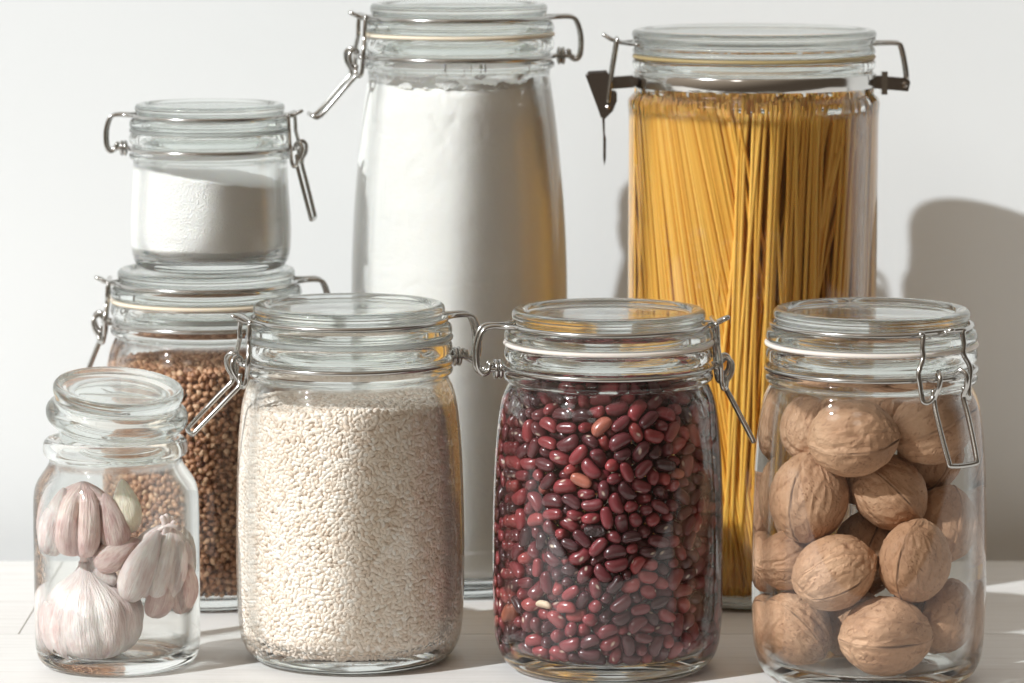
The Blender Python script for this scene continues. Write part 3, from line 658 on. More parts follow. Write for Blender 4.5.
# beans
BA = [
112, 411, -4441, 10983, 74, -97, -27, -23, 112, -1852, -4070, 10871, 92, 79, -37, 7, 108, 202, -4694, 6095, 11, 7, 63, -109, 112, 2892, -3700, 4724, 63, 23, 77, -76,
112, 1172, -3953, 12295, 57, 17, 69, -88, 112, -1997, -4076, 8912, 1, -20, -110, 60, 108, -397, -4356, 11645, 19, 42, 33, -114, 108, 289, -4678, 5551, 3, -16, 93, 85,
112, 1336, -4200, 10509, 112, -13, -58, -2, 108, 475, -4674, 3799, 65, 101, -21, 34, 108, -855, -4487, 9797, 21, -49, -80, -83, 108, 276, -4099, 12410, 4, 18, -57, -112,
108, 1233, -3553, 13519, 60, -105, -33, -17, 112, -1325, -4401, 5870, 122, 13, -32, 4, 112, -2519, -3897, 8242, 58, -106, 33, -22, 108, -898, -4376, 1454, 49, 116, -13, -8,
108, 1665, -3984, 11892, 34, 36, 8, -117, 108, 23, -4525, 2016, 122, 3, -30, 16, 108, -1404, -4336, 10388, 14, 114, -16, 53, 112, -2332, -3952, 6189, 110, -1, 42, -48,
112, -522, -4340, 10241, 10, 68, -79, 72, 103, 800, -4549, 1889, 24, 76, -44, 89, 100, 261, -4663, 8275, 36, -63, -57, -87, 103, -2348, -3984, 2931, 110, -42, 44, 18,
108, 2122, -4214, 6495, 4, 123, 29, -13, 108, -1068, -4420, 5096, 102, -48, -54, 24, 100, 1210, -4553, 2824, 33, 30, 61, -102, 103, -2804, -3806, 4586, 22, 92, 11, -84,
103, 2045, -4109, 1795, 65, 29, 87, -60, 103, -1759, -4256, 1890, 33, 4, 89, 84, 108, 3418, -3023, 9698, 88, -43, -80, -7, 100, -421, -3899, 12772, 53, -115, 3, -5,
103, -167, -4708, 7651, 6, 80, -3, 98, 112, 3004, -3527, 2629, 83, 17, 84, -43, 108, 2412, -3911, 9873, 34, -13, -9, -121, 108, 520, -4520, 7345, 81, -20, -61, -74,
103, -544, -4700, 6348, 5, 115, -6, 53, 103, -1281, -4018, 12045, 12, -39, -80, 90, 103, -1284, -4464, 9258, 18, 25, 1, 123, 100, 717, -4598, 8815, 41, -32, -81, -83,
108, -2210, -3857, 10194, 18, -25, -123, 2, 103, 1909, -4012, 11192, 94, 77, 35, 12, 108, 2694, -3546, 11285, 7, -108, -39, -54, 100, -676, -4595, 4476, 81, 3, -93, 30,
97, -104, -4706, 2551, 16, 21, 82, -93, 100, -802, -4614, 8198, 36, 121, -15, 7, 100, 1441, -4390, 9762, 22, 50, 7, -115, 97, 210, -4734, 4650, 51, 101, -23, 52,
100, -1243, -4521, 6673, 6, 47, -3, 118, 100, -677, -4675, 7049, 9, 5, 1, 127, 97, -342, -4712, 5154, 30, -44, -80, -83, 97, -1696, -4371, 8302, 28, -118, 29, 25,
112, -3143, -2059, 13408, 31, -106, 62, 2, 103, 3171, -3417, 8348, 61, -96, -9, 55, 103, -3277, -3346, 8142, 43, -100, 55, 36, 103, 878, -4502, 4578, 86, 85, -39, -5,
108, -1788, -4022, 7238, 112, -44, 36, -16, 97, 1646, -4420, 4961, 97, 79, 21, 6, 97, -880, -4568, 2045, 2, -32, -65, 105, 97, 514, -4634, 3138, 88, 84, 4, 37,
103, -2213, -3797, 1352, 117, -37, 30, 11, 112, -3950, -2433, 8213, 62, 11, 76, 80, 103, -2855, -3604, 9830, 37, 24, 32, 115, 108, -3581, -2849, 2653, 85, -49, -77, -26,
100, 2421, -3419, 12044, 12, 12, -62, 110, 103, 2397, -3905, 5853, 15, 16, 122, -29, 97, 1347, -4391, 9017, 111, 55, 30, -2, 93, 922, -4641, 6750, 59, -112, -14, -3,
108, 3082, -2518, 12661, 42, 111, 45, -11, 100, 1927, -3273, 13409, 11, -112, -30, -50, 100, -2702, -3489, 11581, 47, -10, -73, 92, 112, -95, -4443, 3263, 58, 28, 4, -109,
112, 3725, -2446, 10955, 95, 42, 71, -16, 108, -3574, -2646, 11191, 13, -92, -26, -83, 100, 1103, -4218, 11356, 105, -6, 67, 24, 103, -3912, -2594, 7197, 85, -40, 82, 25,
97, -920, -3581, 13512, 125, -20, 5, 2, 97, 442, -4372, 11765, 12, 119, 11, 41, 97, -3739, -2930, 6463, 42, -70, 32, 92, 97, 718, -4576, 9656, 4, -106, 3, 70,
108, -67, -3371, 13148, 4, 28, 89, 86, 103, -1209, -4462, 3919, 11, -103, 40, -62, 103, -4080, -2410, 4898, 61, 27, -14, 107, 103, 3247, -3423, 4119, 79, -89, -35, 28,
108, 1676, -4251, 4214, 99, -32, 15, 71, 97, -2128, -3707, 12066, 60, -104, 34, -21, 93, -1932, -4326, 3535, 18, -22, -79, 95, 97, 2497, -4020, 3129, 34, 113, 41, -23,
100, 3482, -3204, 7041, 45, 56, 24, -102, 100, -3251, -3402, 7318, 51, -105, 31, -39, 108, 2232, -3900, 8610, 66, -34, -10, -103, 100, -1472, -4120, 3186, 95, 82, -13, 14,
97, -2744, -3605, 10800, 14, -118, 43, 9, 97, -2723, -3792, 9135, 34, -47, 18, 111, 97, 2184, -4162, 8040, 8, -119, -23, 36, 97, -298, -4567, 8829, 89, 9, -88, -15,
97, -2515, -3999, 7679, 4, 122, -35, 9, 93, -2927, -3730, 3558, 38, -19, -62, 102, 103, 2318, -3839, 2490, 119, -18, 5, -39, 108, 3247, -3226, 3417, 13, 88, -78, 47,
93, 550, -4438, 10436, 4, -47, 108, 48, 97, -1908, -4020, 11530, 28, -2, 9, 124, 88, 1208, -4593, 5517, 88, -69, -53, -28, 93, 1325, -4562, 3505, 18, 11, -1, -125,
103, -1704, -4200, 5212, 118, 8, 13, 44, 93, 2163, -4231, 3740, 21, 121, 22, 26, 97, 925, -4174, 1247, 12, -8, -77, -100, 88, -3044, -3630, 6411, 87, 38, -75, 38,
97, -3350, -3101, 10516, 27, -70, 12, 102, 112, -3147, -3258, 4176, 107, 49, -29, 38, 100, 87, -4515, 6787, 29, -52, -107, 34, 100, 2899, -3401, 1412, 106, -36, -45, -40,
93, -1729, -4439, 4234, 13, 118, -23, 37, 93, -3328, -3098, 1811, 6, -23, -89, 87, 93, 2377, -3989, 7035, 8, -18, 124, -16, 112, 1061, -4319, 7496, 82, 31, 54, 74,
112, 1841, -4028, 7451, 28, -86, 86, -25, 103, -2583, -3695, 7011, 62, 8, -77, -79, 97, 1951, -3427, 12546, 106, -43, -43, 34, 88, -3201, -3548, 5203, 30, 89, -33, 79,
97, -3093, -3028, 11272, 114, 34, 44, -10, 112, 2848, -2250, 13198, 12, -22, 109, -60, 93, 3295, -3390, 7610, 2, -115, -45, -31, 93, -913, -4291, 10992, 41, -39, -103, 48,
97, -3522, -2880, 9794, 26, 18, 97, 76, 93, -829, -4514, 7588, 8, -26, 124, -8, 93, 3330, -2651, 11901, 97, -42, 61, 36, 88, -2545, -4001, 5666, 82, 84, 4, -49,
93, -2299, -3225, 12779, 13, 113, -44, -35, 88, -1768, -4418, 6384, 29, 119, -18, -27, 103, -866, -4405, 3037, 21, 66, -104, -23, 93, 245, -4354, 1383, 100, 7, -71, -32,
97, 2295, -2945, 12948, 45, -118, 9, 9, 93, 1683, -4351, 6038, 13, 39, -120, 2, 88, 1463, -4462, 2202, 28, -9, -36, -118, 103, -4036, -2422, 5728, 3, -70, -54, 91,
108, -2216, -3833, 2222, 42, 104, 54, 22, 112, -2314, -3844, 5086, 24, 86, -61, -67, 100, -3180, -3267, 2532, 65, 9, -83, -70, 112, -3378, -2976, 3507, 18, -14, 119, 38,
108, 1630, -4198, 5467, 30, 2, 7, 123, 100, 1837, -4061, 9400, 72, -67, 76, -28, 108, 3235, -794, 13439, 118, -3, -27, -37, 108, 3364, -3024, 2647, 105, 54, -46, 0,
97, -1743, -4244, 2542, 90, 45, -68, -38, 88, 1969, -4071, 10473, 79, 73, 8, 67, 88, -1752, -3315, 13542, 62, -13, -82, 73, 108, -636, -4441, 3665, 87, 29, -41, -77,
103, 2932, -3234, 10610, 36, 46, 109, -29, 97, 3990, -2363, 2993, 70, -62, 83, 25, 88, 3574, -3140, 6342, 57, 44, 42, -96, 112, 1358, -3973, 8385, 9, 117, -47, 6,
112, 2800, 2161, 13516, 108, -13, -2, 65, 93, -3709, -2973, 4418, 55, 3, 39, 107, 97, 1811, -4194, 3113, 54, -27, -103, 44, 93, -3031, -3148, 1381, 117, 37, -19, -27,
100, 82, -4405, 9887, 86, -61, -28, 65, 93, -1606, -3496, 12707, 66, 2, 50, -96, 112, 1566, -4012, 6898, 72, -26, 31, -97, 88, -1077, -4456, 8665, 119, 0, -8, -43,
112, -1233, -4063, 2464, 75, -17, 17, 99, 112, 9, -2017, 13426, 39, 105, 44, 40, 88, -1513, -4335, 7716, 120, 21, 12, 33, 100, -3811, -2475, 10294, 96, 59, -56, -17,
93, -3833, -2656, 9202, 58, 7, 35, 107, 100, 3085, -3364, 5926, 100, -34, 61, -37, 93, -592, -3990, 12270, 51, 26, 82, 79, 93, 2277, -3746, 1280, 54, -47, 21, 103,
93, 193, -4483, 9336, 104, -39, -19, 59, 108, -4307, -1899, 2865, 64, -42, 24, 98, 112, 3847, -2427, 4998, 114, 21, -51, -6, 97, 1452, -3366, 12875, 62, 3, -53, -97,
103, -3290, -3169, 5942, 44, -89, -79, 2, 108, 712, -3541, 12814, 61, 81, -73, -26, 97, 2441, -3624, 10478, 83, 71, -63, -17, 93, -239, -4158, 10901, 71, -9, -68, -80,
88, 3373, -3081, 1790, 84, 55, -75, 18, 103, 2177, -3947, 4589, 17, -57, -108, 32, 108, -3579, -2720, 5493, 9, -37, 119, -20, 97, -1098, -3621, 12621, 68, 24, -84, -62,
108, 2329, -3818, 5148, 31, -80, -78, 51, 97, 917, -4415, 8068, 27, -68, 89, -53, 100, 2852, -3404, 6996, 58, -24, -83, 73, 93, -1647, -3985, 9689, 114, -35, -17, 41,
88, 546, -3621, 13438, 88, 2, 44, -80, 97, 3861, -2579, 3662, 102, 1, -8, 76, 112, 2763, -3479, 7936, 13, -91, -79, 38, 97, -4032, -2495, 3336, 19, -105, 57, 39,
103, 2280, -3780, 9185, 54, -96, 50, -39, 97, 3979, -2300, 10080, 8, -109, -54, 36, 103, 2743, -3657, 3521, 29, 87, 80, -35, 97, 3413, -3078, 4818, 22, -10, 124, 12,
103, -2623, -3621, 2604, 30, 115, 28, 33, 93, 3763, -2821, 8251, 52, 39, 3, -109, 100, -2457, -2621, 13164, 31, -28, -23, -118, 93, -2545, -3154, 12222, 21, -36, 104, -59,
97, -158, -4514, 3949, 76, -61, -27, 77, 100, 3697, -2687, 2179, 67, -64, 74, 46, 93, 2203, -3621, 11591, 109, -15, 14, -62, 88, 3916, -2541, 9044, 44, 34, -81, -80,
97, -2665, -3521, 1824, 43, -106, -51, 20, 100, -472, -4329, 5775, 17, -122, -19, -26, 93, -2088, -4032, 6781, 66, -14, -13, -107, 88, -1474, -4058, 1201, 19, 118, 33, -28,
108, -4098, -2079, 9670, 2, -106, 69, 10, 108, 3524, -2869, 5694, 31, 2, -111, 53, 103, 3781, -2640, 7026, 64, -34, 92, 48, 97, 2844, -3400, 9382, 2, 41, 118, -21,
88, -2297, -3965, 4359, 97, 8, -26, 78, 100, -4248, -1796, 1871, 89, 36, -83, 2, 88, -1066, -4121, 11595, 24, 114, 47, 18, 100, 2519, -3671, 1987, 3, 102, -61, -45,
93, -3442, -2965, 8784, 33, 83, 90, -8, 93, -3172, -2292, 12432, 119, 6, 32, 32, 88, 3751, -2285, 11876, 35, -70, -50, -87, 100, -3505, -1345, 12873, 87, -32, -72, -48,
93, 4374, -1821, 4114, 93, -45, -73, 12, 93, -3999, -1482, 12149, 102, 6, -70, 28, 103, -3770, -1994, 11603, 75, -16, -96, -32, 88, 3479, -2964, 10415, 45, -37, 78, -81,
103, -4059, -1932, 8571, 64, -16, -25, -106, 103, -2998, -2798, 11957, 10, -36, 121, 6, 108, -2377, -1790, 13469, 49, 55, -12, -103, 100, 3660, -1199, 12977, 4, 93, 76, 42,
93, 2375, -2746, 13518, 9, -22, -96, 80, 100, 1175, -4212, 4058, 1, -96, -79, -28, 93, -3908, -2533, 1928, 18, -109, 58, -27, 97, 1310, -4195, 1684, 70, 17, -10, 105,
88, 3254, -3041, 11109, 56, -80, 2, 82, 100, 2639, -3665, 6402, 25, 0, 50, 114, 97, 3241, -3185, 5361, 113, 40, -17, -39, 100, -3096, -3201, 9266, 75, -34, 29, -93,
88, 1545, -4263, 7896, 105, -2, -17, -70, 103, 4169, -1890, 1609, 57, -37, 82, -70, 88, 2716, -3593, 8922, 31, 47, 106, 42, 112, -4346, -1172, 8235, 4, -45, -29, 115,
108, 3882, -2209, 4306, 37, 36, 93, 69, 103, -2689, -2635, 12616, 107, 44, 47, 24, 100, -4225, -1717, 10330, 78, 70, -58, -41, 88, 3709, -2627, 1450, 20, -117, -37, -26,
108, -3463, -1804, 12340, 95, 48, 69, -8, 93, -4156, -2274, 6385, 67, -84, 48, -46, 97, 4380, -1777, 3451, 51, 50, -67, -81, 97, -3524, -2510, 1354, 95, 57, 28, -55,
88, -1926, -3023, 13213, 82, 63, -7, -73, 88, -1842, -4091, 4636, 13, -70, 95, -46, 108, -3632, -2594, 3824, 34, -120, -23, 10, 97, 4548, -1294, 2748, 62, -70, -72, -47,
100, -3930, -1987, 10870, 106, -16, 33, -60, 103, -4083, -2142, 4183, 106, -4, -41, -58, 88, 947, -4473, 6260, 95, -4, -13, 84, 112, 1431, -4052, 2559, 5, 8, 54, -114,
112, -4162, -1178, 10814, 56, -18, -60, -95, 100, -4278, -704, 11449, 101, 25, 43, -59, 103, 3966, -2264, 7882, 75, -57, 78, -33, 108, -2570, 2760, 13437, 118, -6, 1, 47,
93, 4454, -1416, 8695, 14, -79, 29, -94, 112, 3936, -1778, 11166, 60, 9, 106, -35, 112, 4197, -1447, 9683, 106, -47, 34, 39, 108, -313, -4008, 9478, 8, -92, 85, 19,
93, 2322, -3665, 4053, 16, 5, 82, -95, 112, 4209, -1615, 6860, 48, -42, -24, 107, 108, -647, -3818, 1123, 21, -13, -61, 109, 88, 2841, -2931, 12185, 37, -46, -76, 83,
97, 2255, 1268, 13536, 82, 72, 65, 2, 97, -3638, -153, 13309, 8, 38, 112, -45, 112, -4037, -1969, 6951, 23, 1, -116, 45, 100, -4328, -1656, 3619, 23, -85, -91, -13,
88, 2756, -3682, 5422, 83, -24, -13, 92, 88, 742, -4405, 5029, 70, -51, 50, -78, 100, -2210, -3413, 11141, 41, -112, 42, -10, 112, -2648, -3070, 10300, 115, 17, 21, 46,
103, -1299, 2956, 13536, 71, 30, 98, 26, 103, -2865, -3286, 3014, 27, -77, -75, 63, 100, 4018, -1755, 10457, 55, 110, -13, 29, 88, 2501, -3672, 7476, 95, -38, 6, -75,
88, 3903, -1823, 12053, 26, 70, -16, 101, 112, 1634, -3678, 1157, 64, -62, 53, -74, 88, 4202, -2163, 2268, 66, -25, -7, -105, 88, 3115, -3229, 8929, 11, -33, -60, 106,
112, 1824, -168, 13399, 48, 23, -104, -50, 100, -3093, -3029, 6644, 92, 66, 55, 21, 103, -3083, 1093, 13365, 13, -96, 57, -59, 97, 559, -4202, 2534, 89, -28, -18, 84,
103, -3409, -2891, 7863, 28, 47, -28, -111, 108, -628, -3969, 8968, 20, -98, -76, 18, 100, 4033, -1896, 9367, 109, 20, 60, 15, 88, 920, -4175, 5691, 102, -55, -45, -27,
103, 4060, -1975, 8569, 86, 8, -1, 94, 93, 3995, -2172, 6581, 123, -27, 10, -11, 97, -857, -3236, 13026, 21, 87, -86, -26, 108, 3399, 1117, 13433, 40, 109, 31, 41,
108, -4374, -1066, 4235, 96, 73, 31, 24, 112, -1648, 1376, 13479, 78, -88, 34, -33, 112, 3814, -2324, 5794, 14, -5, 58, 112, 88, -4080, -1960, 7585, 105, -67, 2, 27,
100, -3335, -2411, 11913, 39, -19, -2, -119, 103, -4359, -1465, 5524, 13, 102, 54, 51, 100, 4287, -1432, 5766, 2, 8, 101, 77, 97, -3450, -2877, 4880, 54, -73, 41, -78,
]
BB = [
93, 3761, 93, 1164, 57, 68, 50, 77, 88, 3218, 1929, 1253, 86, 41, -82, 17, 97, 999, 3639, 1092, 45, -117, 20, -6, 112, -1772, 3378, 1127, 74, -100, -22, 16,
112, -3588, 1845, 1171, 29, -11, -91, 83, 103, -3955, 586, 1144, 28, -120, 29, -1, 100, -3958, -515, 1133, 125, -9, 5, 18, 112, -3511, -1913, 1267, 101, 76, -10, 6,
103, -2371, -3152, 1245, 21, -81, 92, 24, 93, -1597, -3405, 1163, 89, 84, -3, -32, 93, 964, -3640, 1326, 48, 57, -73, 73, 103, 2992, -2698, 1140, 8, -56, -108, 36,
88, 3604, -1040, 1145, 84, 60, 59, 44, 108, 3537, 1402, 1349, 57, -74, 48, 71, 103, -536, 3846, 1653, 125, -9, -19, -8, 103, -3794, 1260, 1115, 86, -86, 30, -20,
88, -3602, -1206, 1064, 69, -40, -47, 86, 100, -2867, -2582, 1136, 69, 7, -2, 106, 93, 314, -3748, 1163, 12, -15, 94, 83, 97, 2271, -3014, 1199, 100, 63, 1, 47,
108, 3501, -1936, 1156, 114, -8, -2, -56, 100, 4017, -1431, 1153, 45, -54, 82, -66, 97, 4155, -516, 1212, 98, 20, 27, 74, 93, -3509, 1779, 1926, 85, 89, -28, 12,
112, -3664, 1009, 1756, 19, -102, -73, 3, 93, -4125, 103, 1162, 4, -28, -120, 28, 112, -3580, -1680, 1788, 37, -69, 70, -71, 103, 4400, 398, 1320, 63, -87, -68, -5,
108, 3917, 911, 1181, 125, -15, 1, 15, 100, -1442, 4107, 1223, 118, -43, 13, 13, 100, -4282, 422, 1610, 89, -87, 5, -24, 88, 3691, -656, 1498, 77, -63, -32, 73,
103, 3644, -1424, 1748, 78, 35, 13, -93, 88, 4204, 1625, 1427, 22, 61, 5, -109, 112, 4329, 1050, 1822, 20, -64, 10, -107, 100, -618, 4388, 1942, 6, 103, -66, 33,
103, -4244, 1727, 1713, 83, -27, -92, -7, 103, -4433, 1052, 1634, 45, 57, -84, 61, 103, -3748, -323, 1674, 93, -5, -3, -86, 108, -4038, -1245, 1389, 9, -103, -62, -40,
93, -3110, -2438, 1687, 42, -98, -57, 38, 103, 2048, -3259, 1800, 23, -90, 57, 66, 108, 2720, -2981, 1922, 48, 8, 91, 74, 108, 4471, -269, 1702, 11, 71, -104, -13,
103, 3897, 26, 1819, 63, -38, -100, -27, 103, 3729, 741, 1796, 84, -56, 64, -43, 100, 3865, 2031, 1702, 19, -123, -27, 4, 112, -3588, 1282, 2567, 35, 93, 22, 76,
108, -3775, 217, 2205, 24, 89, 86, 16, 88, -4374, -805, 1824, 23, -36, 116, -31, 112, -4227, -1307, 2190, 61, -105, 15, 33, 97, -1601, -3411, 1891, 57, 51, 83, -58,
100, 591, -3895, 1900, 76, -14, 69, -73, 97, -20, -3922, 1630, 34, 107, 50, 31, 93, 4303, -1012, 1623, 123, -23, 22, 10, 97, 3850, -611, 2094, 38, -11, 49, -110,
112, -3143, 2150, 2401, 27, -90, 11, 85, 100, -4419, 688, 2275, 17, -13, 47, -116, 100, -4566, -262, 1524, 52, -79, 73, -42, 112, -654, -3915, 2004, 29, 57, 82, 73,
88, 3079, -2414, 2456, 79, -93, 32, 16, 112, 3510, -1971, 2068, 114, 10, 16, -53, 93, 3681, 1239, 2447, 9, -37, -121, -12, 108, 4086, 1623, 2090, 38, -120, -20, 2,
88, 1717, 4320, 1841, 7, 22, 107, 65, 103, -4450, 1501, 2376, 22, -76, 99, 14, 88, -3728, -379, 2867, 90, 20, -83, -27, 93, -4505, -5, 2128, 40, 21, 9, 118,
100, -3900, -2279, 2453, 60, -29, 10, -108, 97, -1252, -3749, 1680, 74, 7, -80, -65, 88, 1575, -3551, 1804, 30, -47, -37, 108, 93, 4524, -265, 2269, 10, 121, -38, 1,
93, 1367, 3705, 1997, 102, -23, -7, 71, 97, 2060, 3961, 2200, 66, -96, -44, 27, 88, -4232, -242, 3202, 56, -95, 55, -30, 108, -3926, -942, 2723, 18, -21, -115, 46,
88, -2704, -2730, 1849, 56, 58, 6, 98, 93, 66, -3881, 2224, 54, 20, 33, -108, 88, 1187, -3535, 2160, 64, -15, 108, 5, 108, 2970, -2344, 1749, 58, 52, -95, 31,
112, 3983, -102, 2711, 21, 38, -30, -115, 108, 4416, 408, 2137, 70, -97, 14, 40, 108, 1429, 4253, 2372, 98, -74, -15, 27, 93, -4661, -640, 2246, 82, -29, 11, 92,
103, -3277, -2227, 2263, 1, -65, 105, -32, 103, -2349, -3059, 2214, 22, 0, -82, 95, 108, -529, -3956, 2553, 48, -93, 70, -17, 108, 1834, -3383, 2822, 32, 14, 98, -73,
108, 4472, 986, 2602, 14, 104, -70, 13, 93, 1325, 3619, 2561, 126, -6, 5, -12, 88, -3774, 1881, 2413, 17, -52, 82, 80, 88, -3858, 622, 2651, 67, -105, -16, 19,
100, -3854, -667, 2214, 45, -1, -54, 106, 93, -1694, -3553, 2707, 79, 60, 77, 18, 108, 3442, -2033, 2742, 33, 31, -8, 119, 97, 4431, 785, 3199, 9, -6, 126, -7,
100, 3811, 527, 2609, 11, 68, 5, -106, 108, -60, 3806, 2689, 63, -110, 7, 1, 108, -4485, 514, 2971, 44, -19, 118, -1, 112, -4447, -125, 2688, 125, 5, 19, 5,
93, -3591, -1612, 2466, 10, -126, -1, 16, 97, 3729, -413, 3255, 91, -13, 10, 87, 88, 4502, -950, 2120, 82, 5, 7, 96, 100, 3709, -867, 2649, 102, -29, -61, 35,
97, 3427, 1913, 2493, 42, -10, -93, -75, 93, 707, 3816, 2343, 23, 103, -37, -61, 108, -3327, 1848, 3245, 49, -36, 43, -103, 112, -4364, 1140, 2893, 27, 12, 26, -121,
88, -2781, -2635, 2602, 28, -60, 44, 99, 93, 91, -4000, 2767, 56, -68, 81, -41, 108, 3934, -1477, 2283, 103, -58, 33, 34, 112, 3866, 426, 3524, 63, -31, -104, 18,
103, 4083, 2095, 3299, 12, 92, -84, -24, 97, 3572, 1241, 2980, 46, -51, -70, 81, 103, -1094, 3757, 2739, 18, 54, -111, 24, 100, -4195, 1938, 3261, 34, 22, -79, -91,
97, -3844, 198, 3060, 69, -75, 59, 47, 108, -3434, -2089, 2849, 36, -33, 40, -110, 108, 2400, -2912, 2484, 118, -2, 6, 46, 100, 4134, -1878, 2856, 10, 115, -32, -41,
100, 4444, -673, 2629, 124, -8, -20, -17, 93, 4044, 1666, 2691, 86, -93, 1, 5, 93, -4758, -149, 3589, 79, 38, -36, 84, 88, -2979, -2489, 3095, 29, 29, 61, -104,
100, -1968, -3197, 3026, 53, 33, 109, -17, 100, 1880, -3576, 3467, 115, -41, 19, -30, 108, 2914, -3029, 3891, 35, 115, 38, 15, 103, 3771, -1191, 3237, 116, 31, 35, -23,
112, 4529, 91, 3514, 13, -53, 49, -104, 97, 4353, 1400, 3178, 15, -54, 107, 39, 108, 41, 3969, 3359, 32, -43, -97, 61, 93, -4608, -688, 3000, 103, -17, -72, 3,
97, -4411, -1278, 3039, 96, -60, -47, -33, 108, -2529, -2837, 3394, 71, 15, -92, 48, 100, 3474, -1828, 3459, 22, 108, -40, -49, 103, 3741, -409, 3835, 6, 86, -93, 7,
93, 4710, 58, 2718, 61, -61, -60, 71, 103, -3802, 2088, 3735, 83, -49, 38, -73, 103, -3826, -176, 3648, 91, -51, 57, -45, 97, -3666, -925, 3483, 87, 11, -92, -3,
97, -1289, -3551, 3040, 89, -61, 58, 34, 100, 1119, -3628, 3079, 75, 95, -12, 37, 88, 2810, -2815, 2946, 22, 86, -89, -19, 103, 4533, -444, 3262, 27, -35, 60, 103,
93, -3754, 855, 3186, 36, 56, -106, 23, 100, -4579, 1138, 3480, 64, -48, 83, -53, 97, -4349, -846, 3611, 122, 22, 4, 26, 100, -3726, -1586, 3162, 26, -48, 9, -114,
97, -2237, -3627, 3395, 105, -56, 12, -42, 93, 3516, -2636, 3039, 3, 54, 56, -100, 112, 4080, 1211, 3637, 41, -108, -51, -16, 112, 3444, 2008, 3382, 21, 110, 36, 46,
88, 30, 4636, 3628, 44, 13, 7, 118, 97, -2757, 2698, 2911, 118, -26, -10, 37, 112, -3965, 776, 3866, 6, -2, -126, 14, 93, 477, -3897, 3174, 55, -94, 65, -10,
103, 4160, -1393, 3864, 54, -113, -22, -5, 97, -3869, 1329, 3499, 20, -30, -75, 96, 93, -4738, 478, 3637, 77, 48, -52, 72, 100, -3751, -509, 4308, 19, 86, 38, 83,
88, -3161, -2148, 3518, 18, 117, -39, 27, 100, 1041, -3817, 3594, 87, 15, 30, -86, 103, 4300, -990, 3491, 15, 21, 20, 123, 108, 4494, -586, 3989, 109, -35, 39, -38,
97, 4493, 865, 3761, 5, -50, 116, 2, 108, 882, 3861, 4187, 110, 16, 44, 42, 103, -1230, 3553, 4165, 19, -41, -7, -118, 103, -3284, 2159, 3879, 14, -93, 82, -22,
100, -4505, -520, 4031, 30, -6, 12, -123, 108, -3559, -1724, 3742, 13, -68, 89, -58, 97, -2448, -3427, 3966, 85, 14, -26, -90, 93, -502, -3733, 3177, 22, 1, -96, 81,
88, 4663, 325, 4186, 82, 72, 49, 44, 97, 4047, 2191, 4653, 12, 122, -31, -13, 112, 913, 3927, 6209, 76, 62, 51, 62, 93, -3670, 1465, 4131, 121, 29, -9, -22,
97, -4382, 1674, 3900, 33, -77, 55, -78, 112, -3902, -1064, 4806, 41, 119, 17, -3, 112, -2579, -3079, 4902, 67, 8, -87, -63, 88, -1875, -3913, 3912, 2, 2, -43, 120,
88, -141, -3824, 3655, 22, -116, -8, 47, 100, 2415, -3027, 3384, 55, -3, 0, -114, 100, 3299, -2248, 3878, 31, 103, -53, -42, 93, 3842, 367, 4835, 66, 80, 66, -31,
112, 4268, 1995, 4028, 104, 0, -48, -55, 103, -4168, 134, 4212, 7, 47, 21, -116, 112, -4465, -482, 4629, 0, 52, -116, 4, 112, -1887, -3287, 4334, 8, -32, -123, 0,
88, -1278, -3725, 4259, 109, 8, 2, 65, 100, 2973, -2331, 3425, 61, 22, -105, -32, 103, 3935, 78, 4276, 115, -37, -14, -36, 93, 4311, 670, 4259, 52, 9, 22, -114,
88, 3446, 1560, 3676, 69, -56, 90, 2, 103, -1810, 4082, 4556, 106, -9, -4, -69, 103, -4624, 866, 4363, 74, 43, -76, -55, 108, -3778, -1337, 4212, 9, -47, 110, -41,
97, -3272, -2149, 4214, 10, 31, -58, 108, 93, -1724, -3328, 3699, 8, -27, -124, 8, 97, -680, -4114, 4261, 23, 121, 20, -21, 93, 2066, -3112, 3911, 122, 0, 0, 36,
97, 4125, -1933, 4702, 15, -111, 57, -19, 108, 4673, 546, 4833, 27, 80, 43, 85, 108, 3662, 1071, 4304, 65, 29, 88, 57, 100, -3524, 1856, 4400, 1, -122, 28, -19,
112, -4288, 1523, 4681, 66, 101, 38, -2, 93, -4322, -1738, 4596, 16, -84, -90, 25, 100, -2759, -2714, 4150, 10, 123, -26, 18, 100, -1674, -3358, 4903, 122, 5, 20, -29,
97, 2571, -2740, 4312, 115, -29, -2, 46, 103, 3816, -838, 4373, 56, 11, 23, -111, 108, 3880, 851, 5071, 7, -29, -54, 111, 112, 3439, 1602, 5297, 11, -107, 60, -32,
93, -3922, -32, 4929, 32, 16, 35, 117, 100, -4498, -825, 5181, 42, -36, 103, -49, 103, -995, -3741, 3763, 1, 22, -75, -100, 97, 461, -4065, 3898, 31, -62, -3, 106,
103, 4112, -1834, 5296, 23, 38, 119, 4, 88, 3428, -1530, 4080, 73, -68, -3, 78, 112, 3832, 1610, 4710, 63, 46, 100, -1, 112, 4533, 1334, 4664, 72, -53, -74, -52,
93, -4684, 147, 4505, 67, -10, 105, -25, 112, -3417, -2005, 4937, 33, 71, -95, 30, 112, -202, -4032, 4743, 87, 12, 1, -92, 112, 3405, -2588, 4352, 113, -32, 25, -42,
112, 4365, -1174, 4482, 74, -100, -12, 23, 97, 4743, -375, 4568, 12, 92, 85, -12, 100, 3304, 2050, 4474, 67, 71, 76, -30, 108, 135, 3810, 4780, 46, -56, -74, -74,
100, -3865, 969, 4416, 51, -113, 28, -2, 108, -2946, -2536, 4848, 20, 87, -57, 70, 100, -344, -3745, 5414, 51, 6, 116, -9, 108, 577, -3849, 4605, 7, 123, -7, -31,
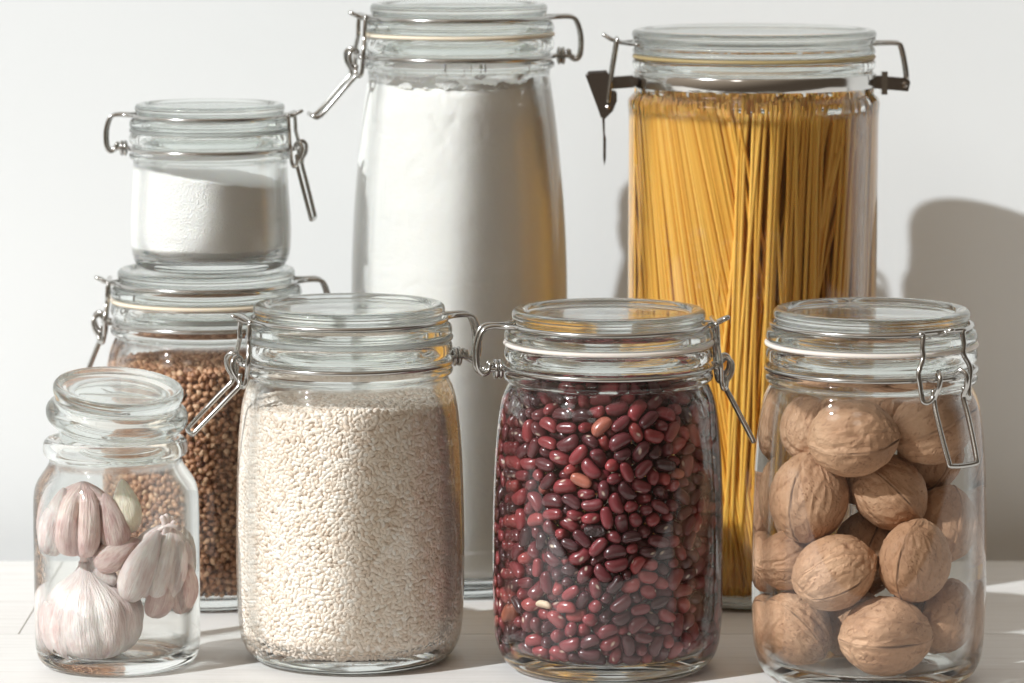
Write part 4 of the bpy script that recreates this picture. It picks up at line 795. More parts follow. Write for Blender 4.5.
97, 3371, -1880, 4797, 49, 99, 58, -21, 103, 4445, -811, 5616, 3, -11, 126, -1, 112, -702, 3848, 5139, 113, -10, 46, 34, 112, -3925, 958, 5073, 17, -17, -46, 116,
108, -1004, -3829, 4738, 77, -95, -23, 26, 88, -28, -3879, 4236, 55, -12, -7, 113, 100, 1278, -3913, 4757, 45, 18, -100, 61, 97, 4346, -1374, 5127, 17, -116, 50, -2,
88, 4716, -701, 5098, 8, -96, -83, 0, 97, 4190, 1881, 5162, 21, 2, 9, 125, 108, -3018, 2433, 4635, 71, -45, -95, 0, 100, -4569, -27, 5218, 11, 36, 111, -48,
108, -3823, -1577, 5103, 100, -66, -33, 26, 88, 1585, -3566, 5049, 98, -74, 21, -25, 93, 3541, -1265, 4982, 88, -2, -91, -10, 100, 3762, 398, 5637, 59, 66, 53, 74,
93, -3628, 1546, 5018, 68, 92, -24, -50, 100, -4510, 560, 5067, 54, -109, 13, -35, 108, -3578, -1189, 5885, 69, 54, 77, -50, 108, -1137, -3747, 5553, 24, 49, -96, 63,
93, 160, -4130, 5143, 27, -89, 86, 9, 103, 1522, -3469, 4332, 70, 79, -33, 61, 100, 3779, -677, 5262, 63, -66, -88, 8, 112, 4185, -186, 4912, 40, -12, 56, -106,
100, 3133, 2102, 5922, 64, -87, 66, -2, 103, -3826, -564, 5353, 42, 99, -52, -42, 103, -3475, -1892, 5686, 85, 70, 45, 44, 100, -2675, -2799, 5527, 2, -122, 24, 27,
93, 2094, -3239, 4781, 52, 103, 23, -49, 100, 3025, -2576, 4970, 24, -26, -12, 121, 108, 4475, -156, 5579, 4, -9, -127, 2, 103, 4466, 967, 5527, 101, -59, 16, 48,
103, -3185, 2073, 5176, 91, -53, -71, 6, 88, -3888, 489, 4678, 54, -112, 26, 9, 103, -4232, -1264, 6894, 28, 115, 42, 16, 108, -2099, -3297, 5870, 28, -85, -11, 89,
100, -1820, -3768, 5510, 44, -38, 27, -109, 88, 4200, -1755, 7641, 4, 16, 119, 41, 100, 3449, -1741, 5513, 55, 2, 39, -108, 88, 4745, 221, 6077, 90, 2, -88, -13,
103, 3977, 2124, 5742, 23, 41, -116, -19, 108, 368, 3928, 5715, 110, 44, 26, 37, 100, -2540, 3154, 5663, 74, -97, 17, -32, 93, -3930, 2146, 5479, 113, 53, -13, -18,
112, -3785, 240, 5574, 64, 65, 81, -35, 112, -4663, -603, 5809, 3, -95, 83, -15, 93, 767, -3656, 5294, 123, 3, -31, 11, 88, 4764, 334, 5344, 33, -82, -85, -34,
108, -4669, 445, 5778, 67, 62, -63, -63, 88, -4567, -163, 6269, 3, -10, -22, -125, 112, -2723, -3338, 5913, 20, 93, 4, 84, 97, -382, -3754, 6046, 16, 19, 96, -80,
103, 4694, -577, 6160, 84, -7, -6, -95, 103, 3668, -850, 5926, 4, -80, 98, 9, 97, 241, 3937, 6334, 55, -88, 71, -18, 108, -1757, 3444, 5756, 28, 2, 107, -63,
108, -3577, 1495, 5634, 100, 52, 24, 53, 97, -4009, -583, 5891, 28, -85, 90, 1, 97, -4169, -1751, 5959, 114, 49, -3, 28, 88, -2985, -2274, 5754, 45, -85, -20, -81,
88, -1631, -3755, 6085, 76, -6, -2, -102, 112, 2511, -3035, 5045, 63, -96, 39, 38, 103, 2870, -2490, 5621, 46, 35, -79, -81, 103, 4290, 1488, 5691, 57, 110, -12, 26,
97, 1487, 3675, 5833, 88, -25, 16, -87, 103, -3363, 1947, 6236, 19, -41, 119, 0, 88, -4298, 1635, 5291, 5, -121, 22, -30, 108, -4323, -1267, 6238, 11, -114, -52, 13,
108, -3192, -2386, 7009, 105, 27, 1, 67, 108, -2709, -2948, 7025, 17, -69, 88, -57, 112, 1655, -3451, 5772, 10, 24, -81, -94, 112, 4369, -863, 6808, 26, 118, -34, -18,
103, -4474, 1206, 5621, 39, 65, 55, -86, 103, -4008, 735, 5826, 38, -44, 50, 101, 93, -3827, -1540, 6567, 24, 118, 31, 26, 88, -3400, -2463, 6306, 23, 12, 7, 124,
97, -1580, -3408, 6568, 120, -18, -19, -32, 100, 4343, -1326, 6277, 52, -6, 9, 116, 112, 4118, 664, 6156, 66, -34, -91, 49, 108, 2222, 3085, 6554, 77, -94, 19, -32,
112, 2038, 3931, 6148, 72, -24, 55, -86, 100, -4239, 1744, 5936, 19, -23, -40, -117, 97, -4307, 522, 6213, 109, -22, 20, -59, 93, -4270, 406, 7404, 81, 13, 96, -7,
103, -3396, -1871, 6398, 17, 106, -33, 59, 93, 246, -3998, 5737, 96, 3, 19, 80, 103, 2430, -3184, 5883, 65, 88, -38, -52, 93, 3707, -706, 6463, 66, -52, 68, -67,
103, 4000, -39, 6144, 126, -1, 0, -12, 103, 3613, 1308, 5933, 43, -58, -90, 53, 112, -3838, 1222, 6287, 45, 112, -39, 0, 97, -3704, 595, 6627, 31, -89, -77, -36,
108, -4622, 177, 6746, 45, -64, -71, 70, 97, -3757, -880, 8220, 47, 96, -53, 45, 93, -1204, -3824, 6326, 44, 50, -98, -45, 100, 3514, 1431, 6644, 72, 36, 79, 58,
103, -3711, 1454, 6830, 44, 0, 30, 115, 97, -4491, -579, 6521, 122, 35, -2, 5, 112, -3497, -1487, 7223, 13, 65, 105, 26, 97, -875, -4102, 7268, 22, 7, 28, -122,
108, 403, -4080, 6564, 34, 0, 114, 44, 93, 3698, -2646, 6206, 50, -113, 30, -6, 97, 4336, -1254, 7510, 65, -104, -25, -18, 88, 4700, 659, 6191, 15, -85, -1, -94,
112, -1178, 3809, 6538, 66, -80, -60, 41, 93, -4303, 2023, 6443, 39, 64, -100, 23, 93, -4546, 1272, 6559, 32, 68, -47, -91, 88, -3678, -761, 6576, 45, 62, 64, 79,
97, -2336, -2997, 6575, 57, 11, 81, 78, 112, 3850, -1830, 6129, 2, 10, 43, -119, 112, 4150, 1788, 6270, 108, 2, 7, 67, 88, 1953, 3621, 6858, 17, -114, -2, -53,
100, 1356, 3545, 6626, 46, -62, -63, -79, 88, -4695, 314, 7841, 21, -92, 40, -75, 100, -3688, 709, 7392, 24, 93, 76, -34, 112, -1954, -3240, 7225, 117, 9, 32, -36,
100, 718, -3683, 6032, 115, -5, 52, 11, 97, 3435, -1556, 6605, 9, -69, 95, -47, 108, 4486, -554, 7348, 120, -16, 15, 34, 88, 4596, 1224, 6423, 66, 52, 95, -5,
103, -3616, 1570, 7354, 61, -89, 42, -52, 103, -4655, -656, 7159, 55, 79, -75, -35, 100, -1271, -3539, 7337, 78, -19, -97, -19, 97, -265, -3760, 6888, 76, -63, 63, 49,
112, 1332, -3818, 6382, 80, 90, 10, -40, 97, 3793, -2000, 7209, 82, 70, -68, 0, 108, 3606, -1142, 7144, 102, 5, 39, 64, 103, 3889, -3, 6817, 104, 30, -48, -46,
100, 4400, 562, 6898, 6, 34, -86, -87, 112, -1094, 4048, 7620, 60, -14, -52, 98, 97, -653, 3861, 6997, 62, -29, 70, -81, 100, -3913, -53, 6452, 113, -31, 48, -9,
112, -4514, -320, 8468, 79, -21, -6, -97, 112, -2823, -2914, 8695, 45, 87, 78, 23, 108, -765, -3903, 6644, 94, -41, 68, -33, 103, 581, -3743, 7077, 95, -83, 0, 17,
100, 3069, -2271, 6218, 42, 57, -64, -84, 88, 3474, -2799, 7669, 13, -3, -4, 126, 97, 3710, -993, 7765, 9, 63, -62, 90, 112, 4553, -67, 6797, 26, -62, 94, 53,
103, 4165, 1756, 6838, 4, -7, -87, 92, 88, -1623, 1472, 1002, 80, -79, 44, -41, 112, -4281, -1347, 7467, 40, -104, -59, 16, 97, -3808, -696, 7299, 66, -68, 61, 58,
97, 2563, -2959, 6488, 88, -49, -5, -78, 100, 3764, -250, 7400, 83, -38, -45, 75, 103, 4404, 303, 7396, 38, 10, 57, -106, 97, 4226, 1209, 6869, 117, -20, -44, -7,
103, -1159, 3760, 8443, 35, 77, -93, 18, 108, -4198, 956, 6893, 70, 14, 46, -95, 88, -3016, -2380, 8165, 31, 7, -15, 122, 88, -52, -4053, 7450, 14, -20, -124, -10,
100, 1852, -3274, 6412, 122, -2, 19, 28, 88, 3268, -2206, 6957, 93, 77, -39, -7, 100, 3885, 678, 7250, 51, 107, 22, 42, 112, -4355, 1691, 7236, 64, -79, -23, 72,
108, -2744, -2590, 7621, 114, -9, -19, -51, 112, 2082, -3382, 7036, 18, 39, 36, 114, 97, 3059, -2653, 6662, 117, 21, -4, -45, 100, 3352, -2045, 7458, 87, -52, -1, -77,
108, 4624, 741, 8199, 55, -65, -81, -48, 100, 4112, 1512, 7497, 108, 35, -37, 43, 93, 655, 3822, 8083, 35, -22, 119, -14, 97, -4446, 867, 7574, 11, -36, 47, 112,
112, -3417, -2039, 7744, 2, -68, 105, 19, 97, 2456, -2827, 7478, 42, -43, 111, 15, 97, 3040, -2546, 7267, 110, 28, 10, -55, 97, 4214, -1542, 8112, 41, 7, 35, 115,
103, 4670, -100, 7917, 54, 77, 48, 71, 108, 3379, 1750, 7257, 59, 85, -34, -65, 112, 3491, 1826, 7903, 30, -35, -118, 2, 93, -4189, 1668, 7868, 29, -2, -54, 111,
88, -4565, -102, 7495, 19, -12, -100, 74, 103, -3775, 46, 7089, 3, -91, -87, 14, 100, -1678, -3924, 7921, 27, -6, 36, -119, 108, 4402, -844, 8036, 56, -103, 29, -39,
97, 3536, 1357, 8464, 39, 69, 64, 75, 93, 4055, 2016, 7401, 25, 123, 14, 10, 103, -3156, 2081, 7213, 76, 53, 73, -47, 108, -4433, 547, 11171, 45, -68, 82, 52,
97, -4518, -616, 7800, 27, -40, -93, -72, 108, -3816, -1396, 7867, 2, -45, 105, -55, 97, -657, -3710, 7784, 17, 23, 111, -55, 100, 3902, -868, 8452, 16, -42, -65, 100,
112, 3956, 367, 7891, 9, 44, 71, -95, 93, 4601, 1017, 7574, 41, 84, -10, -85, 93, -3652, 951, 7970, 85, 24, -82, -40, 112, -3959, -269, 7857, 25, -49, -3, -114,
97, -2544, -3280, 7775, 15, -4, 125, 15, 88, -16, -4009, 7955, 100, 6, 21, 76, 100, 552, -3950, 7784, 61, 64, -64, -65, 93, 549, -8, 12381, 123, -8, 15, -25,
93, 3880, 712, 8480, 8, 48, -112, 36, 112, 3850, 1049, 7776, 72, -99, -16, -31, 100, -189, 3785, 7657, 88, 86, -13, 27, 112, -1554, 3465, 7846, 24, -120, -32, -14,
100, -3975, 434, 8189, 119, 8, -27, -32, 100, -3772, -201, 8565, 73, -49, -82, 41, 88, 4489, -494, 8582, 18, -6, -121, 32, 103, 4480, 114, 8529, 32, -25, -94, 75,
93, 4136, 1586, 8263, 9, -34, -104, -63, 108, 429, 4544, 8806, 51, -10, 74, 89, 108, -3520, 1688, 8100, 76, 39, 71, 62, 93, -3242, 2017, 8453, 7, -41, 69, -98,
100, -3901, 310, 9349, 73, 85, -59, 7, 88, -2500, -2958, 8225, 91, -21, 0, 86, 88, -399, -3907, 8353, 92, 15, 5, 86, 97, 1339, -3542, 7510, 79, -62, -61, -49,
93, 3480, -1684, 7868, 99, -20, 34, 69, 93, 3750, -95, 8622, 89, -31, -12, 84, 112, 3142, 2191, 8896, 74, 80, -21, -62, 112, -2802, 2871, 8302, 26, 9, -55, 111,
108, -2379, 3136, 8807, 57, 65, -93, 6, 97, -3891, -802, 8832, 10, 27, 78, -96, 88, -3463, -1624, 8361, 16, -94, 82, 19, 108, -2192, -3320, 8643, 8, 42, -106, 56,
88, -1756, -3312, 7887, 64, -50, -80, -56, 97, 3062, -2449, 7975, 68, -92, 4, -55, 88, 4237, 1270, 8617, 2, 2, -114, 56, 100, 1261, 3772, 8390, 21, 69, -101, -27,
112, -1965, 3613, 9141, 1, 64, 104, 36, 108, -4193, 1979, 8522, 45, 48, -83, -70, 112, -4270, 1219, 8154, 119, -38, -20, -8, 88, -4158, -1812, 9166, 9, -16, -124, -20,
103, -2717, -2806, 9689, 21, -77, -97, 18, 108, -993, -3830, 8334, 50, -94, 45, -52, 112, 349, -3954, 8400, 51, 20, 10, 114, 97, 2137, -3279, 7848, 9, -95, -83, 10,
100, 2562, -2884, 8322, 87, -29, -57, -66, 97, 3914, -301, 8135, 12, 35, -29, -118, 93, 4362, 1234, 9165, 29, -16, -102, 67, 100, 1439, 3676, 8913, 93, -12, 37, -77,
108, -36, 3935, 9068, 33, 23, -67, -100, 103, -4619, 687, 8558, 80, 51, -35, 76, 112, -4535, -554, 9111, 63, -58, 76, -56, 112, 1414, -3700, 8966, 40, -117, 27, -7,
93, 1718, -3432, 8356, 4, -104, 6, -72, 88, 2879, -2394, 8682, 80, 68, -30, 64, 108, 3416, -2109, 8557, 40, 40, 88, 73, 93, 4418, 650, 9536, 44, 110, 28, 36,
100, 4277, 1880, 8786, 27, 68, 103, -14, 108, 985, 3790, 10228, 98, -12, -78, 16, 93, -1176, 4380, 8800, 77, 74, 39, 57, 97, -4381, 263, 8815, 28, 11, -118, 37,
93, -3689, -1400, 8893, 54, -113, -18, 9, 93, 32, -4127, 8822, 27, -37, -97, 67, 100, 2815, -2734, 9243, 48, 117, 7, -12, 112, 4475, 256, 10848, 48, -72, -13, -92,
93, 4447, 601, 8925, 15, 3, -8, 126, 93, -4061, 1289, 10010, 40, 38, -82, 80, 108, -3908, -492, 9395, 1, 66, -88, 63, 112, -3351, -2233, 8744, 22, 125, 10, 0,
103, -2351, -2976, 9232, 103, 57, -42, -24, 88, 2239, -3063, 8845, 89, -78, -43, -21, 97, 3380, -2895, 8637, 48, -111, 16, -36, 112, 3553, -1434, 8607, 20, -86, 3, 91,
88, 4619, 2, 9114, 65, -71, 80, -23, 103, 3793, 931, 9076, 100, -42, -53, -40, 100, -768, 4136, 8976, 75, -60, 77, 29, 93, -3606, 1528, 8775, 23, -7, 118, 40,
108, -4503, 410, 9502, 76, -77, -59, 30, 103, -3479, -1679, 9302, 105, -48, 53, 2, 108, -3236, -2405, 9377, 19, 34, -22, 119, 108, 3567, -1309, 9390, 76, -65, -14, 77,
88, 4267, 1911, 9420, 18, -67, -105, -15, 100, 3577, 2125, 9242, 58, -12, -85, 73, 100, -3681, 739, 8696, 12, 96, 81, -12, 88, -4370, -1358, 8835, 68, -22, 83, -64,
108, -3170, -2336, 10061, 70, -64, -31, 78, 112, -1923, -3334, 9854, 6, -13, -103, 72, 88, 304, -3729, 9054, 104, -55, 39, 26, 93, 824, -4097, 8910, 40, -97, 16, 70,
108, 3317, -2086, 9193, 44, -114, -10, 34, 103, 4387, -890, 9160, 62, 102, 2, 43, 103, 3639, 1451, 9274, 73, -84, -39, -47, 88, -4256, 1641, 9686, 25, -80, -55, -78,
100, -4177, 1113, 8927, 71, -69, 11, -79, 100, -3755, -1086, 9772, 100, -57, 45, 30, 108, -1829, -3521, 9231, 106, -35, 27, 53, 97, 1304, -3539, 9682, 8, -32, 102, 67,
103, 3622, -2466, 9664, 14, 53, 67, 93, 100, 4356, 1420, 9851, 62, 78, -49, -62, 103, 3417, 1994, 9870, 62, 12, 27, -107, 88, -4173, 1744, 9057, 3, 127, 10, 0,
108, -4295, -1194, 9524, 118, -10, 29, -36, 88, -1501, -3623, 8580, 80, -40, 7, -90, 93, 2956, -2516, 9807, 45, 80, 71, 51, 93, 3927, 284, 9083, 122, -29, -6, -20,
97, 4040, 2132, 10155, 80, 18, -95, 22, 100, -3623, 1624, 9588, 104, 53, -37, -33, 93, -4421, -192, 9780, 121, 31, 20, 8, 108, 2610, -3083, 9891, 3, 41, 119, -14,
108, 3899, -733, 9724, 41, -31, -108, 42, 112, 4041, -330, 9343, 17, -25, 97, 76, 97, 3881, 566, 9785, 5, 116, 24, 45, 93, 1403, -1979, 1036, 36, -118, 29, -11,
103, -4289, 1244, 11131, 71, -21, 98, -34, 88, -4494, 1200, 9593, 84, -5, 94, -11, 103, -1360, -3648, 10499, 43, 108, -8, 49, 97, -814, -3812, 10053, 45, 3, -73, -94,
88, 620, -3931, 9551, 22, 6, -7, 125, 88, 2032, -3143, 9523, 108, 47, 44, 14, 103, 4145, -534, 11856, 117, -8, -22, 43, 108, 4585, 262, 9896, 32, -80, -87, -33,
103, 4393, 1134, 10414, 57, 50, 71, 73, 108, 2272, 3446, 9832, 70, -45, -79, -56, 108, 1410, 4075, 11832, 64, -19, 72, 80, 100, -816, 4346, 11488, 53, -51, 68, 78,
108, -3300, 2072, 9268, 36, -43, 110, 30, 97, -3653, 975, 9266, 27, -74, 44, -89, 112, -4311, 153, 10161, 8, 3, -56, 114, 100, -1086, -3606, 9296, 69, 29, 99, -28,
88, 1339, -3586, 10833, 108, 7, 49, 46, 88, 3455, -1707, 10015, 0, -86, -93, -1, 93, 3901, -47, 9794, 20, 38, 90, -78, 112, 3731, 1353, 10058, 15, -106, -63, -27,
112, 1510, 3675, 9923, 75, -17, 37, 94, 97, -4489, 783, 10287, 25, -80, 3, 95, 100, -3579, -1400, 10597, 70, 39, -96, -24, 97, -3539, -1767, 10058, 62, -25, -16, -107,
103, 3218, -2495, 10330, 12, 113, 56, 3, 103, 3592, -1156, 10422, 98, -6, 57, 57, 112, 4496, -313, 10416, 9, -89, -7, 90, 103, 2597, 2826, 11052, 32, 68, -102, -5,
100, -248, 4459, 11069, 33, 24, 89, -81, 97, -1537, -2594, 1059, 6, -94, -85, 8, 112, -4355, -722, 10237, 57, 44, -50, -92, 93, -3355, -1993, 10767, 78, -48, 84, 27,
88, 1662, -3820, 10177, 27, -67, -59, -86, 108, 4438, -1026, 10218, 35, 93, 78, -5, 97, 3705, 722, 11049, 18, -122, 10, 30, 108, 4320, 1177, 10944, 79, -63, 47, -61,
112, -4038, 1694, 10628, 37, 57, 85, -66, 97, -3863, 628, 9898, 1, 116, -51, 1, 97, -3728, -578, 10232, 86, 14, 91, 18, 97, -2917, -2598, 10684, 14, -44, 9, -118,
112, -1174, -2797, 11672, 67, -40, 96, -29, 88, 1848, -3357, 10275, 30, 83, 49, -77, 112, 4157, -1155, 10854, 59, -26, 1, 109, 93, 3408, 1904, 10428, 64, 3, 31, -105,
97, 556, 3718, 11008, 99, -74, 28, 12, 93, -511, 3782, 11072, 16, -38, 119, -16, 100, -2833, 2102, 11229, 44, -110, -3, -46, 108, -3712, 690, 10478, 8, 97, 80, -15,
108, -4389, -305, 10818, 98, -39, 11, -71, 93, 631, -513, 13026, 13, 93, -11, -85, 97, 625, -3909, 10131, 103, 31, 16, -65, 88, 3881, -463, 10356, 46, 106, -49, -18,
93, 3787, 880, 10498, 47, 99, 51, 40, 88, 521, 4348, 11066, 11, 35, -122, -3, 100, -3435, 1915, 9966, 1, 22, -64, 107, 88, -3844, -69, 10596, 112, -2, 48, -37,
100, -4251, -89, 11344, 62, -101, 45, -5, 100, -2051, -3309, 10606, 6, -108, 62, 22, 88, 10, -3763, 10124, 68, 71, 62, -51, 112, 2148, -3104, 11042, 48, 53, -43, 95,
100, 3591, -558, 11154, 44, -5, -119, 4, 88, 3902, 301, 10251, 112, -54, -20, -18, 112, 3662, 1494, 10909, 89, 61, 67, 6, 93, 3007, 3219, 11683, 20, 77, 68, -72,
100, 709, 3281, 11450, 29, 21, -121, 14, 97, -1053, 2835, 11662, 35, 111, -46, 21, 108, -2711, 3388, 11309, 26, 1, 10, -124, 88, -3733, 2194, 10597, 60, 110, 1, -21,
103, -3601, 197, 11184, 105, 11, -34, -62, 103, -1392, -3534, 11180, 16, 64, 109, 7, 93, 3287, -1926, 10774, 65, 53, -83, -47, 103, 3856, 26, 10887, 32, 57, 54, 95,
100, 2449, 3706, 11220, 21, 25, 74, 98, 108, 1562, 3440, 10679, 26, 24, -7, 122, 108, 77, 4313, 11692, 17, 14, -84, 92, 103, -1437, 4069, 11110, 16, -121, 33, -6,
93, -3426, 1574, 10564, 79, 78, 44, 43, 108, -3673, -794, 11059, 58, -52, -63, 78, 88, -2405, -2701, 11142, 117, 36, -34, -3, 93, 1060, -3596, 10325, 104, 12, 71, 0,
112, 2103, -2199, 11703, 69, 40, -3, 99, 100, 2817, -2630, 10921, 56, 50, -89, -49, 103, 4049, 1685, 11376, 32, -88, 27, -81, 103, 2233, 2067, 11615, 5, -64, 68, -86,
103, 2002, 3162, 11199, 39, 120, 13, 9, 88, -3, 3353, 11319, 40, -87, 38, -74, 103, -445, 3049, 11585, 48, -91, 26, -70, 103, -2329, 2692, 11343, 70, 45, 73, 62,
112, -3258, 1642, 11205, 71, -91, 9, -53, 97, -3727, 1045, 11056, 32, 46, -88, -72, 112, -3097, -1645, 11298, 39, -110, 37, -34, 97, -654, -3854, 10550, 42, -33, 20, -114,
108, 528, -3751, 10843, 119, -22, -38, 4, 100, 3524, -1220, 11237, 3, 14, 85, 93, 103, 3065, 665, 11664, 19, -3, -125, -14, 108, 3335, 2954, 11287, 93, -23, -68, -48,
100, 1528, 3733, 11276, 8, 21, -122, 27, 108, 690, 3874, 11700, 101, -18, 49, 57, 108, -2011, 3765, 11562, 3, -59, 3, -112, 88, -3356, 2653, 11714, 72, 69, 4, -78,
108, -3675, 2262, 11190, 0, 119, 33, -27, 108, -3028, 886, 11552, 12, 40, 56, -106, 103, -8, -3874, 11243, 60, -63, -25, 90, 88, 4191, -1112, 11460, 61, -24, 9, 108,
88, 4352, -477, 11222, 58, -13, 110, -19, 97, 3466, 1186, 11650, 88, -92, -1, 8, 93, 1277, 2776, 11573, 49, -65, -34, 92, 93, 513, 4140, 12177, 34, -109, -24, 49,
103, -3341, -401, 11601, 5, -10, 87, -92, 103, -392, 116, 12972, 28, 42, 12, -116, 112, -732, -3624, 11238, 64, 6, -13, 109, 93, 1621, -3554, 11240, 6, 59, -72, 86,
108, 2685, -2010, 11421, 81, 43, 0, 88, 108, 3873, -106, 11559, 33, -2, -117, -38, 97, 3072, 1621, 11241, 77, -77, -6, 66, 93, 2002, 2732, 11501, 112, 55, 4, 22,
100, 159, 2537, 12062, 39, 92, -72, 29, 108, -671, 3752, 11733, 77, 90, -34, 30, 88, -2950, 2757, 11344, 114, 5, -49, 25, 93, -4051, 1600, 11882, 7, 95, -39, 74,
100, -4183, 244, 11884, 98, -65, 21, -43, 97, -1729, -3264, 11614, 7, 83, 92, -26, 88, 3274, -1822, 11236, 47, -53, -42, 97, 88, 3227, 133, 11463, 116, 12, 47, 18,
108, 3964, 1294, 12275, 60, 88, 49, -49, 112, 665, 1748, 12179, 55, -62, -60, 75, 100, -1237, 3324, 11229, 12, 10, -15, -125, 100, -2018, 2020, 11802, 57, 8, -37, -107,
100, -2789, 101, 11858, 95, 19, -41, -71, 100, -3818, -1432, 11545, 75, 92, -38, 27, 100, -2886, -2403, 11375, 118, -24, -32, -26, 93, -1988, -2450, 11523, 28, -21, -48, 112,
112, -300, -3142, 11713, 20, -4, 24, 123, 93, 1210, -3207, 11280, 41, -24, 95, -69, 100, 733, -844, 12303, 18, -89, -88, 4, 103, 4165, 880, 11743, 49, 83, -66, 48,
103, 3617, 2241, 11401, 46, -89, -74, -25, 103, 2843, 2603, 11628, 113, -22, 12, -53, 108, -1855, 3019, 11517, 73, -84, 52, -32, 108, -3567, 2068, 11895, 77, 72, -34, -61,
103, -1111, 432, 12804, 116, 8, -43, 29, 103, -3994, -921, 11902, 121, 28, 25, 1, 108, -2543, -1918, 11820, 39, 12, -117, -30, 100, 2937, -2820, 11580, 78, -28, -31, -91,
103, 2753, -1108, 11681, 73, -77, 70, -8, 103, 1294, -331, 12473, 57, 81, 65, -45, 103, 736, 238, 12853, 47, 56, -98, 34, 93, 1665, 2127, 11912, 12, 82, 84, -47,
112, 2291, 3683, 11802, 120, 23, 4, -33, 100, 37, 3543, 11850, 45, -71, 57, -77, 97, -1435, 4128, 11786, 109, -47, 23, 38, 112, -3587, 545, 11666, 4, 33, 117, -35,
93, -2808, -1361, 11811, 104, -54, 33, 36, 97, -985, -3526, 11805, 12, 18, 45, -117, 97, 774, -3791, 11513, 15, -4, 88, -91, 112, 14, -746, 12565, 80, 79, -51, 27,
93, 2308, -1507, 12006, 70, 106, -4, 0, 97, 1852, -96, 12175, 90, 6, 0, 89, 97, 4027, -336, 12561, 15, 67, 43, 98, 100, 2567, 1155, 11825, 5, 120, 10, -40,
100, -91, 367, 12401, 51, -58, 65, -77, 103, -629, 560, 12330, 59, -56, 62, -75, 103, -3586, 1279, 11724, 45, 18, 104, -54, 93, 63, -170, 12892, 12, -48, 82, 83,
93, -49, -3765, 11845, 76, -102, 6, 1, 112, 2883, -2182, 11952, 103, -67, 11, 29, 93, 3399, -919, 11686, 41, -115, 31, -15, 97, 1304, 349, 12231, 17, -33, 86, -85,
93, 3401, 2462, 12113, 54, -62, 21, 95, 103, 706, 1058, 12805, 1, -101, -70, 31, 97, 1820, 3162, 11759, 2, 41, 76, -93, 100, 291, 554, 13116, 78, 5, 84, -54,
88, -1370, 2387, 11880, 54, -22, 39, 106, 88, -2309, 2715, 11865, 8, 120, -37, 19, 108, -2739, 1629, 11772, 50, 10, -28, 113, 97, -3077, -922, 11604, 85, 89, 0, 30,
97, -843, -58, 13299, 13, 36, 37, -115, 100, -595, -586, 12890, 62, 48, -27, 96, 97, 1611, -2696, 11681, 14, 96, -80, -14, 88, 3915, 461, 11419, 19, 18, -99, 75,
100, 2848, 1863, 11881, 35, 9, -96, -75, 97, 864, 2580, 11893, 4, 68, 93, -53, 97, -1328, 3443, 11775, 22, -120, 16, -32, 112, -2808, 3244, 11910, 99, -65, -23, 38,
103, -1191, 906, 12221, 50, -66, -68, 69, 88, -1776, -2827, 12045, 36, 11, -55, -108, 112, -141, -2678, 12168, 52, -8, 34, 110, 93, 551, -3265, 11388, 72, -89, -55, 4,
100, 2207, -2888, 11882, 45, 33, -49, 103, 100, 3313, -1812, 12545, 52, -27, 86, 73, 88, 4028, -1183, 12000, 5, 19, -124, 22, 93, 4226, 253, 11847, 27, 31, -115, 35,
108, 3641, 1908, 11867, 103, -41, -52, 34, 88, 2929, 2786, 12243, 21, -64, 107, 6, 103, 1080, 3331, 11992, 36, 48, -100, -50, 97, 350, 3143, 12286, 104, -35, 5, 63,
88, 12, 1471, 12211, 37, -5, 1, 121, 103, -389, 845, 13199, 53, 38, 48, -98, 97, -1680, 554, 12161, 74, -68, 48, -61, 97, -4041, -371, 12115, 122, -31, 9, 8,
100, 1428, -1334, 12177, 14, 2, -126, -12, 88, 1333, -854, 12368, 67, -44, -68, -71, 103, 3539, 825, 12176, 106, 40, 33, -46, 93, 456, 756, 12306, 57, -65, -62, 69,
108, 1921, 1552, 12306, 101, -47, 59, 13, 108, -923, 3895, 12241, 78, -55, 32, -77, 100, -788, 1552, 12202, 81, -17, 2, 97, 108, -3155, 2291, 12394, 71, 71, -28, -72,
97, -4196, 985, 11954, 70, 43, 95, 20, 97, 1072, -2795, 11807, 81, -52, -46, 69, 97, 2177, 615, 12079, 87, -92, 5, 8, 100, 2486, 3184, 12216, 78, 43, -39, 81,
103, 2053, 2520, 12134, 38, 114, 27, -32, 108, -249, 3974, 12380, 40, 105, -59, 3, 103, -1551, 3612, 12328, 16, -91, -87, -6, 112, -2228, 3178, 12506, 44, -90, 34, 70,
93, -1966, 1207, 12127, 14, 5, -29, -123, 112, -2206, 363, 12153, 9, 72, 104, -3, 103, -1451, -133, 12465, 67, -38, -85, -56, 93, -2327, -2925, 11759, 57, 57, 67, 72,
100, 204, -1460, 12448, 11, -76, 22, 99, 108, 673, -3421, 12019, 12, -14, -63, 109, 97, 781, -1176, 12792, 26, 19, -21, 121, 88, 3517, -482, 12115, 62, -106, -24, 21,
88, 1098, 819, 12360, 47, -44, -55, -95, 93, 2474, 2949, 12876, 6, 49, 31, 113, 108, 1757, 3545, 12388, 41, -119, -9, 11, 112, -1041, 2882, 12321, 85, -4, -9, 94,
112, -2175, -458, 12374, 108, 58, -32, -12, 100, -1511, -3209, 12212, 8, -46, 118, 2, 108, 870, -1751, 12263, 19, -57, -105, -37, 100, 1678, -2209, 12208, 15, 51, 109, 37,
100, 3399, -1526, 11781, 119, -28, 35, 7, 88, 1371, 1324, 12126, 21, -19, -99, 75, 97, 1013, 501, 13338, 8, 90, 51, -74, 112, 1069, 3626, 13085, 117, 22, 41, -13,
103, 959, 3856, 12326, 17, -65, 95, -50, 112, -139, 1086, 12723, 78, 90, -42, 11, 97, -2701, 2341, 11935, 76, 94, -39, 0, 112, -1998, 1737, 12485, 25, 64, 105, -21,
